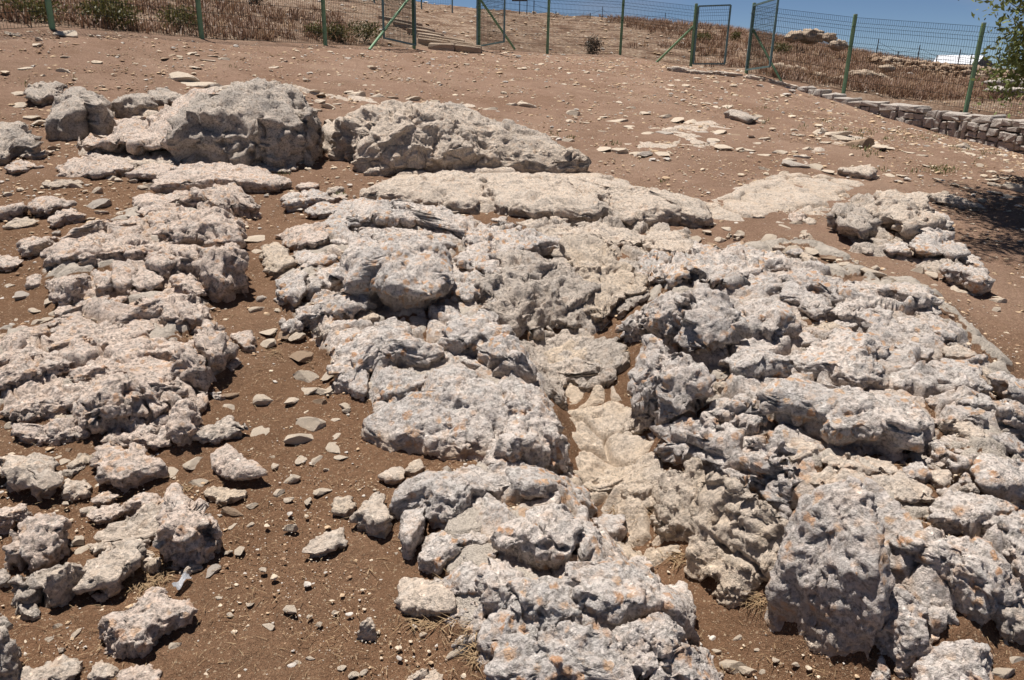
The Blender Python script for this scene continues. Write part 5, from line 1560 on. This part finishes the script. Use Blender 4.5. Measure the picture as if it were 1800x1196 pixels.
def gate_leaf(label, H_, E_, zH, zE, h=FH, lift=0.09, group='open gate leaves'):
    """steel frame, mid rail none, welded mesh: hinge end H_, free end E_ (x,y)"""
    root = empty('gate_leaf', (float(H_[0]), float(H_[1]), float(zH)), label, 'gate', group)
    a0 = np.array([H_[0], H_[1], zH + lift]); b0_ = np.array([E_[0], E_[1], zE + lift])
    a1 = a0 + (0, 0, h - lift); b1 = b0_ + (0, 0, h - lift)
    for nm, p, q in (('hinge_stile', a0, a1), ('free_stile', b0_, b1)):
        add_part(nm, [tube([p, q], 0.036, 4)], M['gate'], root)
    for nm, p, q in (('bottom_rail', a0, b0_), ('top_rail', a1, b1)):
        add_part(nm, [tube([p, q], 0.030, 4)], M['gate'], root)
    wire_panel(root, a0, b0_, a0[2], b0_[2], h=h - lift, y0=0.02)
    return root
def leafend(px, py, Y): return at(px, py, Y)
def upto(P, d=(0, 0)): return P
# left gate (its top is above the picture)
e = at(675, 74, 20.4)
gate_leaf('blue-green gate leaf swung open at the left side of the stone steps', FP[4][:2] + (0.05, -0.08), e[:2], FP[4][2], e[2])
e = at(886, 80, 22.4)
gate_leaf('blue-green gate leaf swung open at the right side of the stone steps', FP[5][:2] + (-0.05, -0.08), e[:2], FP[5][2], e[2])
# right gate
e = at(1273, 118, 25.3)
gate_leaf('upright gate leaf standing open on the left side of the right gateway', FP[8][:2] + (0.06, -0.06), e[:2], FP[8][2], e[2])
e = at(1352, 127, 21.8)
gate_leaf('leaning gate leaf swung towards the field on the right side of the right gateway', FP[9][:2] + (-0.04, -0.08), e[:2], FP[9][2], e[2] + 0.05)

# stone steps in the left gateway
st = empty('stone_steps', tuple(float(v) for v in at(780, 92, 22.6)), 'flight of rough stone steps climbing through the left gateway', 'steps')
for k, (x0, x1, y, Y) in enumerate(((752, 846, 92, 22.3), (733, 846, 85, 22.9), (734, 832, 78, 23.6), (732, 816, 71, 24.4), (716, 778, 65, 25.3), (690, 762, 59, 26.4), (665, 740, 54, 27.5))):
    a = at(x0, y, Y); b = at(x1, y, Y)
    dz = 0.13; dep = 0.75
    for v_ in (a, b): v_[2] = ground(v_[0], v_[1] + 0.5) + 0.11
    rg = np.random.default_rng(k + 60)
    nseg = 2 if k in (0, 1, 3) else 1
    for sgi in range(nseg):
        f0, f1 = sgi / nseg + 0.01, (sgi + 1) / nseg - 0.01
        p = a + (b - a) * f0; q = a + (b - a) * f1
        V8 = [(p[0], p[1] + rg.uniform(-.05, .05), p[2] - dz * 1.6), (q[0], q[1] + rg.uniform(-.05, .05), q[2] - dz * 1.6), (q[0], q[1] + dep, q[2] - dz * 1.6), (p[0], p[1] + dep, p[2] - dz * 1.6),
              (p[0], p[1], p[2] + rg.uniform(-.02, .02)), (q[0], q[1], q[2] + rg.uniform(-.02, .02)), (q[0], q[1] + dep, q[2]), (p[0], p[1] + dep, p[2])]
        squared_stone('step', V8, M['farstone'], 70 + k * 3 + sgi, st, bev=0.10)

# ------------------------------------------------------------------ beyond the fence
def behind_pts(n, px0, px1, Y0, Y1, seed, mask=None):
    rg = np.random.default_rng(seed)
    Y = rg.uniform(Y0, Y1, n); px = rg.uniform(px0, px1, n)
    X = (px - 900) / F * Y * 0.94
    k = poly_sd(X, Y, _behind_poly) > 0.25
    X, Y, px = X[k], Y[k], px[k]
    if mask is not None:
        k = mask(X, Y, px, rg); X, Y = X[k], Y[k]
    return np.stack([X, Y, ground(X, Y)], 1)
def weedmask(X, Y, px, rg):
    nz = perlin(np.stack([X * 0.45, Y * 0.45, X * 0], 1), 21) + 0.4 * perlin(np.stack([X * 1.5, Y * 1.5, X * 0], 1), 22)
    left = np.clip((640 - px) / 60, 0, 1) * np.clip((27 - Y) / 5, 0, 1)
    right = np.clip((px - 1050 - (38 - Y) * 14) / 80, 0, 1)
    return nz + 0.5 * rg.random(len(X)) > 0.55 - 0.62 * np.maximum(left, right) + 0.35 * (1 - np.maximum(left, right))
def tufts(P, per, spread, seed):
    rg = np.random.default_rng(seed)
    Q = np.repeat(P, per, 0); Q = Q + rg.normal(size=Q.shape) * (spread, spread, 0)
    Q[:, 2] = ground(Q[:, 0], Q[:, 1])
    return Q
W1 = np.concatenate([behind_pts(1200, -60, 680, 14, 27, 31, weedmask), behind_pts(3000, 1040, 1760, 20, 44, 32, weedmask)])
W2 = np.concatenate([behind_pts(500, -60, 700, 14, 30, 41, weedmask), behind_pts(1400, 1000, 1800, 20, 44, 42, weedmask)])
tag(obj('dry_weeds', blades('dry_weeds', tufts(W1, 13, 0.09, 5), 0.06, 0.30, 0.024, M['weed'], 33, 2.2)), 'red-brown dry weeds on the slope beyond the fence', 'weeds', kind='stuff')
tag(obj('pale_weeds', blades('pale_weeds', tufts(W2, 9, 0.06, 6), 0.08, 0.34, 0.018, M['weed2'], 34, 2.0)), 'pale dead grass tufts among the brown weeds', 'weeds', kind='stuff')
def hillx(y, rg): return rg.uniform(-1, 1, len(y)) * 0.75 * y
def hillk(x, y, rg): return poly_sd(x, y, _behind_poly) > 0.2
o = obj('scree', scatter_mesh('scree', 22000, 14, 45, 1.8, 11, [M['peb1'], M['peb2'], M['peb2'], M['peb4'], M['peb3']], 55, sub=1, power=2.2, keep=hillk, xr=hillx))
tag(o, 'stony rubble covering the slope beyond the fence', 'rubble', kind='stuff')

def leafy(name, C, rad, n, size, mat, parent, seed, hollow=0.35, squash=None, clumps=0):
    """leaf quads spread through a crown's volume"""
    rg = np.random.default_rng(seed)
    C = np.asarray(C, float); rad = np.asarray(rad, float)
    if clumps:
        cc = rg.normal(size=(clumps, 3)); cc /= np.linalg.norm(cc, axis=1, keepdims=True); cc *= rg.uniform(0.35, 0.95, (clumps, 1))
        pk = cc[rg.integers(0, clumps, n)] + rg.normal(size=(n, 3)) * 0.17
        P = C + pk * rad
    else:
        d = rg.normal(size=(n, 3)); d /= np.linalg.norm(d, axis=1, keepdims=True)
        r = rg.uniform(hollow, 1, n) ** 0.6
        r = r * (1 + 0.35 * perlin(d * 2.3 + seed, seed))
        P = C + d * r[:, None] * rad
    a = rg.normal(size=(n, 3)); a[:, 2] -= 0.3; a /= np.linalg.norm(a, axis=1, keepdims=True)
    b = np.cross(a, rg.normal(size=(n, 3))); b /= np.linalg.norm(b, axis=1, keepdims=True)
    s = size * rg.uniform(0.6, 1.3, n)
    V = np.stack([P, P + a * (s * 0.5)[:, None] + b * (s * 0.17)[:, None], P + a * s[:, None], P + a * (s * 0.5)[:, None] - b * (s * 0.17)[:, None]], 1)
    Fc = np.arange(n * 4).reshape(n, 4)
    TRI[0] += 2 * n
    me = mesh_np(name, V.reshape(-1, 3) - np.array(parent.location), Fc, mat, smooth=False)
    return obj(name, me, parent)

def shrub(px, py, Y, w_, h_, label, mat='shrub', n=1500, seed=1, group=None):
    g = at(px, py, Y); g[2] = ground(g[0], g[1])
    root = empty('shrub', tuple(float(v) for v in g), label, 'shrub', group)
    leafy('foliage', g + (0, 0, h_ * 0.5), (w_ / 2, w_ / 2.4, h_ * 0.55), n, 0.085, M[mat], root, seed, 0.1)
    rg = np.random.default_rng(seed); lst = []
    for k in range(7):
        an = rg.uniform(0, 6.28)
        lst.append(tube([g - (0, 0, 0.03), g + (math.cos(an) * w_ * 0.15, math.sin(an) * w_ * 0.15, h_ * 0.35), g + (math.cos(an) * w_ * 0.38, math.sin(an) * w_ * 0.3, h_ * 0.75)], 0.008, 4))
    add_part('stem', lst, M['bark'], root)
    return root
shrub(62, 48, 14.6, 1.1, 0.45, 'dull green shrub behind the fence left of the first post', n=800, seed=201)
shrub(195, 58, 15.6, 1.15, 0.55, 'dense yellow-green shrub behind the fence right of the first post', n=1600, seed=202)
shrub(318, 50, 17.2, 0.95, 0.5, 'loose green shrub behind the fence left of the second post', n=800, seed=203)
shrub(552, 60, 20.2, 0.5, 0.35, 'small green shrub just left of the third fence post', n=500, seed=204)
shrub(590, 62, 20.3, 0.6, 0.42, 'small yellowish shrub just right of the third fence post', n=700, seed=205)
shrub(640, 60, 21.8, 1.1, 0.5, 'wide green shrub beside the left gate', n=800, seed=206)
shrub(1042, 97, 27.3, 0.62, 0.55, 'dark dry bush leaning on the fence between the gates', 'darkshrub', n=700, seed=207)
shrub(1236, 56, 33, 0.85, 0.35, 'low green bush on the skyline left of the right gateway', n=700, seed=208)
shrub(1294, 62, 34, 0.42, 0.40, 'dark bush on the skyline seen through the right gateway', 'shrub', n=500, seed=209)
shrub(1375, 74, 31, 0.75, 0.4, 'green bush beside the skyline boulders', n=700, seed=210)
shrub(450, 20, 24, 0.5, 0.35, 'brown tuft on the stony hillside at left', 'darkshrub', n=400, seed=211)

def far_rock(label, spec, Y, thick, mat='farstone', n=3.4):
    """rock on the far slope: outline at a known distance"""
    q = P2(spec); P = at(q[:, 0], q[:, 1], np.full(len(q), Y))
    _seed[0] += 1; seed = _seed[0]
    c = P.mean(0); zb = P[:, 2].min(); wx = np.ptp(P[:, 0]) / 2; hz = np.ptp(P[:, 2])
    dV, Fc = ico(4)
    sc = (np.abs(dV) ** n).sum(1) ** (-1 / n); U = dV * sc[:, None]
    a2 = P[:, [0, 2]] - (c[0], c[2]); R = radial(a2, np.zeros(2))
    th = np.arctan2(U[:, 2], U[:, 0]); rr = np.hypot(U[:, 0], U[:, 2]) / np.maximum(np.abs(np.cos(th)), np.abs(np.sin(th))) ** -1
    rr = np.clip(np.hypot(U[:, 0], U[:, 2]), 0, 1)
    V = np.stack([np.cos(th) * rr * lookup_R(R, th), U[:, 1] * thick, np.sin(th) * rr * lookup_R(R, th)], 1) + c
    L = 0.8 * math.sqrt(wx * max(hz, 0.1))
    V = V + vnormals(V, Fc) * rock_relief(V, min(L, 0.8), seed, 1.0, px=0.02)[:, None]
    org = np.array([c[0], c[1], zb])
    me = mesh_np('boulder', V - org, Fc, M[mat]); attr(me, 'stain', np.zeros(len(V)))
    TRI[0] += len(Fc)
    return tag(obj('boulder', me, None, org), label, 'boulder')
far_rock('low pale rock at the left end of the skyline crest', "1380,66 1392,57 1408,55 1412,68 1392,74", 33, 0.4)
far_rock('larger pale rock crest on the skyline beside the green bush', "1406,60 1424,51 1444,55 1448,72 1428,77 1410,72", 33, 0.5)
far_rock('square pale boulder perched on the skyline beside the crest', "1448,68 1452,59 1466,60 1468,70 1458,76", 32, 0.3)
far_rock('flat white-topped boulder at the right end of the skyline rocks', "1458,76 1470,71 1486,75 1490,84 1472,88 1460,84", 31.5, 0.35)
far_rock('low rock ledge on the brown slope behind the right gate', "1345,120 1362,114 1400,118 1430,126 1425,138 1390,132 1350,130", 25.5, 0.4)
far_rock('grey boulder behind the fence by the wall start', "1424,138 1432,128 1446,130 1448,146 1436,152", 24, 0.3)
far_rock('pale boulder behind the tall post on the wall', "1452,150 1460,138 1478,134 1490,142 1488,154 1465,157", 23.5, 0.35)
far_rock('weathered ledge on the slope right of the tall post', "1490,128 1520,124 1545,132 1572,142 1570,152 1540,148 1500,140", 25.5, 0.4)
far_rock('pale block low on the brown slope', "1548,118 1560,114 1570,118 1568,126 1552,127", 28, 0.3)
far_rock('small white rocks below the slope ledge', "1584,164 1592,157 1600,162 1604,170 1590,170", 24.5, 0.25)
far_rock('upper grey rock sheet near the tree', "1728,148 1745,141 1785,140 1815,144 1810,152 1760,152", 24.5, 0.5, 'wallgrey')
far_rock('lower grey rock sheet near the tree', "1735,160 1750,154 1790,155 1815,160 1808,166 1760,166", 22.5, 0.5, 'wallgrey')

# long dry-stone wall on the far side
rw = np.random.default_rng(12)
wr = at(1680, 145, 30)
fw = empty('field_wall', tuple(float(v) for v in wr), 'long tumbled brown dry-stone wall along the right skyline', 'stone wall')
topx = [1535, 1560, 1600, 1640, 1700, 1760, 1830, 1900]; topy = [99, 103, 109, 113, 119, 126, 134, 142]
boty = [108, 118, 134, 142, 148, 150, 154, 160]; topY = [33, 32.5, 32, 31.5, 31, 30.5, 30, 29.5]
basesV = []
Vs = []; Fs = []; off_ = 0
pieces = 0
for px in np.arange(1536, 1895, 4.6):
    yt = np.interp(px, topx, topy); yb = np.interp(px, topx, boty); Y = np.interp(px, topx, topY)
    py = yt + rw.uniform(-1.0, 1.5)
    while py < yb:
        c = at(px + rw.uniform(-2, 2), py, Y + rw.uniform(-0.12, 0.12) - (py - yt) * 0.02)
        V, Fc = ico(1); V = V.copy()
        for k in range(5):
            nn = rw.normal(size=3); nn /= np.linalg.norm(nn)
            V = V - nn * (np.maximum(0, V @ nn - rw.uniform(0.5, 0.8)))[:, None]
        sz = rw.uniform(0.075, 0.15)
        V = V * (sz * rw.uniform(0.9, 1.5), sz * 1.6, sz * rw.uniform(0.7, 1.0)) + c
        Vs.append(V - wr); Fs.append(Fc + off_); off_ += len(V)
        py += sz * 1.5 * F / Y * 0.85
Vw = np.concatenate(Vs); me = mesh_np('stones', Vw, np.concatenate(Fs), M['farstone'], smooth=False); attr(me, 'stain', np.clip(perlin(Vw * 1.2, 3) + 0.6, 0, 1))
o = obj('stones', me, fw); o['kind'] = 'stuff'
# earth core behind the stones
tv = []; 
for px in np.linspace(1530, 1895, 30):
    Y = np.interp(px, topx, topY) + 0.25
    a = at(px, np.interp(px, topx, topy) + 2.0, Y); b = at(px, np.interp(px, topx, boty) + 4, Y)
    for p in (a, b, a + (0, 0.6, 0), b + (0, 0.6, 0)): tv.append(p - wr)
tv = np.array(tv); ff = []
for i in range(29):
    k = i * 4
    ff += [(k + 1, k + 5, k + 4, k), (k, k + 4, k + 6, k + 2), (k + 2, k + 6, k + 7, k + 3)]
me = mesh_np('rubble_core', tv, np.array(ff), M['farstone'], smooth=False); attr(me, 'stain', np.ones(len(tv)))
obj('rubble_core', me, fw)

# shed roof behind the wall
sh = at(1690, 120, 37)
shed = empty('shed', tuple(float(v) for v in sh), 'low shed with white sheet-metal roof behind the field wall', 'shed')
A = at(1648, 97, 37.5); B = at(1731, 97.5, 36.5); C_ = at(1640, 110, 35.8); D = at(1716, 113.5, 34.9); E = at(1744, 112, 37.8)
E2 = A + (E - B)
def quad_part(name, P, mat, parent, th=0.03):
    P = [np.asarray(p, float) - np.array(parent.location) for p in P]
    n_ = np.cross(P[1] - P[0], P[2] - P[0]); n_ /= np.linalg.norm(n_)
    V = np.array(P + [p - n_ * th for p in P]); k = len(P)
    bm = bmesh.new(); vv = [bm.verts.new(v) for v in V]
    bm.faces.new(vv[:k]); bm.faces.new(vv[k:][::-1])
    for i in range(k): bm.faces.new([vv[i], vv[k + i], vv[k + (i + 1) % k], vv[(i + 1) % k]])
    bmesh.ops.recalc_face_normals(bm, faces=bm.faces)
    me = bpy.data.meshes.new(name); bm.to_mesh(me); bm.free(); me.materials.append(mat)
    return obj(name, me, parent)
for k in range(4):
    f0, f1 = k / 4, (k + 1) / 4 - 0.004
    quad_part('roof_sheet', [C_ + (D - C_) * f0, C_ + (D - C_) * f1, A + (B - A) * f1, A + (B - A) * f0], M['tin'], shed)
quad_part('rear_roof', [A + (0, 0.02, -0.01), B + (0, 0.02, -0.01), E, E2], M['tin'], shed)
dn = np.array([0, 0, -1.0])
quad_part('gable', [D + (0, 0.06, -0.04), B + (0, 0.05, -0.05), E + (0, -0.06, -0.04), E + dn, D + dn], M['tindark'], shed)
quad_part('front_wall', [C_ + (0.05, 0.15, -0.06), D + (-0.05, 0.15, -0.06), D + (-0.05, 0.15, -1), C_ + (0.05, 0.15, -1)], M['tindark'], shed)
quad_part('rear_wall', [E2 + (0.05, -0.12, -0.06), E + (-0.05, -0.12, -0.06), E + (-0.05, -0.12, -1), E2 + (0.05, -0.12, -1)], M['tindark'], shed)

# far fence posts along the skyline: bare steel pickets with two strands of wire
def picket_fence(lst, label):
    c = at(*lst[0][:2], lst[0][3])
    root = empty('picket_fence', tuple(float(v) for v in c), label, 'fence')
    tops = []
    for (px, yb, yt, Y) in lst:
        a = at(px, yb + 2, Y); b = at(px + 0.5, yt, Y); b[0] = a[0]
        add_part('post', [tube([a - (0, 0, 0.3), b], 0.022, 4)], M['rust'], root); tops.append((a, b))
    for f in (0.45, 0.8):
        add_part('wire', [tube([a + (b - a) * f for a, b in tops], 0.006, 3, caps=False)], M['rust'], root)
    return root
picket_fence([(1540, 96, 68, 36), (1577, 104, 90, 36), (1612, 107, 79, 35.5), (1645, 111, 97, 35), (1683, 115, 87, 34.4), (1704, 117, 95, 34.2), (1752, 122, 96, 33.6), (1768, 124, 97, 33.4)], 'line of thin dark pickets behind the field wall')
picket_fence([(938, 29, 1, 41.5), (977, 31, 20, 41.5), (1037, 34, 23, 41.5), (1058, 34, 12, 41.5), (1079, 36, 31, 41.5), (1168, 45, 23, 41), (1230, 52, 40, 41)], 'line of thin dark pickets on the skyline between the gates')
# second steel fence at the top of the slope, left
root = empty('mesh_fence', tuple(float(v) for v in at(795, 19, 39)), 'short distant mesh fence on the hilltop above the left gate', 'fence')
hp = [at(575, 3, 34), at(658, 8, 36), at(741, 14, 38), at(795, 18, 39)]
for p in hp: post(root, p, 1.6, 0.035, 'gate')
for a, b in zip(hp[:-1], hp[1:]): wire_panel(root, a, b, a[2], b[2], h=1.55, r=0.004, gap=0.09)
# board on two legs, only its foot is in the picture
sg = at(913, 26, 41)
root = empty('sign_board', tuple(float(v) for v in sg), 'board on two thin legs at the top picture edge above the path', 'sign')
for px in (913, 926): 
    a = at(px, 27, 41); add_part('leg', [tube([a - (0, 0, 0.3), a + (0, 0, 1.2)], 0.03, 4)], M['rust'], root)
a = at(900, 2.5, 40.95); b = at(927, 2.5, 40.95)
quad_part('board', [a, b, b + (0, 0, 0.55), a + (0, 0, 0.55)], M['sign'], root, 0.04)

# ------------------------------------------------------------------ tree at the right edge
tb = np.array([6.95, 9.7, 0.0]); tb[2] = ground(tb[0], tb[1])
tree = empty('tree', tuple(float(v) for v in tb), 'olive-green leafy tree reaching in at the right edge above the wall', 'tree')
rg = np.random.default_rng(88)
def limb(p, q, r0, r1, seg=6, wob=0.08):
    t = np.linspace(0, 1, seg)[:, None]
    P = p + (q - p) * t + np.concatenate([np.zeros((1, 3)), rg.normal(size=(seg - 2, 3)) * wob, np.zeros((1, 3))])
    V = []; Fc = []
    for i in range(seg):
        tt = P[min(i + 1, seg - 1)] - P[max(i - 1, 0)]; tt /= np.linalg.norm(tt)
        u = np.cross(tt, (0.3, 1, 0.2)); u /= np.linalg.norm(u); v = np.cross(tt, u); r = r0 + (r1 - r0) * i / (seg - 1)
        for j in range(7):
            an = 2 * np.pi * j / 7; V.append(P[i] + r * (math.cos(an) * u + math.sin(an) * v))
    for i in range(seg - 1):
        for j in range(7): Fc.append((i * 7 + j, i * 7 + (j + 1) % 7, (i + 1) * 7 + (j + 1) % 7, (i + 1) * 7 + j))
    return np.array(V), np.array(Fc)
fork = tb + (0.05, 0.0, 1.25)
add_part('trunk', [limb(tb - (0, 0, 0.15), fork, 0.15, 0.11)], M['bark'], tree, True)
TW = []
ends = []
for (dx, dy, dz) in ((-1.05, 0.2, 0.6), (-1.0, -0.5, 1.7), (-0.5, 0.6, 2.2), (0.6, -0.4, 2.0), (1.3, 0.4, 1.4), (0.2, 1.0, 1.5), (0.8, -1.0, 1.2), (-0.6, -1.1, 1.0), (-1.7, -0.1, 2.3), (-1.25, -0.15, 0.95), (-1.0, 0.3, 0.2), (-1.1, -0.3, 0.5), (-2.9, -0.9, 2.6), (-3.4, -1.5, 2.8), (-2.6, -1.9, 2.8), (-3.1, -0.6, 3.0), (-2.4, -1.2, 2.9), (-3.6, -2.1, 2.9), (-2.9, -2.5, 2.9)):
    q = fork + (dx, dy, dz)
    lv = limb(fork, q, 0.06, 0.015, 7, 0.06); add_part('branch', [lv], M['bark'], tree, True)
    for k in range(7):
        f = rg.uniform(0.7 if dz > 2.5 else 0.45, 1.0); s0 = fork + (q - fork) * f
        e_ = s0 + rg.normal(size=3) * (0.42, 0.42, 0.32); TW.append(limb(s0, e_, 0.010, 0.004, 4, 0.03)); ends.append(e_); ends.append((s0 + e_) / 2)
tw_ = add_part('twigs', TW, M['bark'], tree, True); tw_['kind'] = 'stuff'
ends = np.array(ends)
n = 44000
P = ends[rg.integers(0, len(ends), n)] + rg.normal(size=(n, 3)) * (0.17, 0.17, 0.15)
a = rg.normal(size=(n, 3)); a[:, 2] -= 0.35; a /= np.linalg.norm(a, axis=1, keepdims=True)
b = np.cross(a, rg.normal(size=(n, 3))); b /= np.linalg.norm(b, axis=1, keepdims=True)
s = 0.08 * rg.uniform(0.6, 1.3, n)
V = np.stack([P, P + a * (s * 0.5)[:, None] + b * (s * 0.21)[:, None], P + a * s[:, None], P + a * (s * 0.5)[:, None] - b * (s * 0.21)[:, None]], 1)
me = mesh_np('crown', V.reshape(-1, 3) - tb, np.arange(n * 4).reshape(n, 4), M['leaf'], smooth=False)
obj('crown', me, tree)
print('TRIANGLES about', TRI[0])
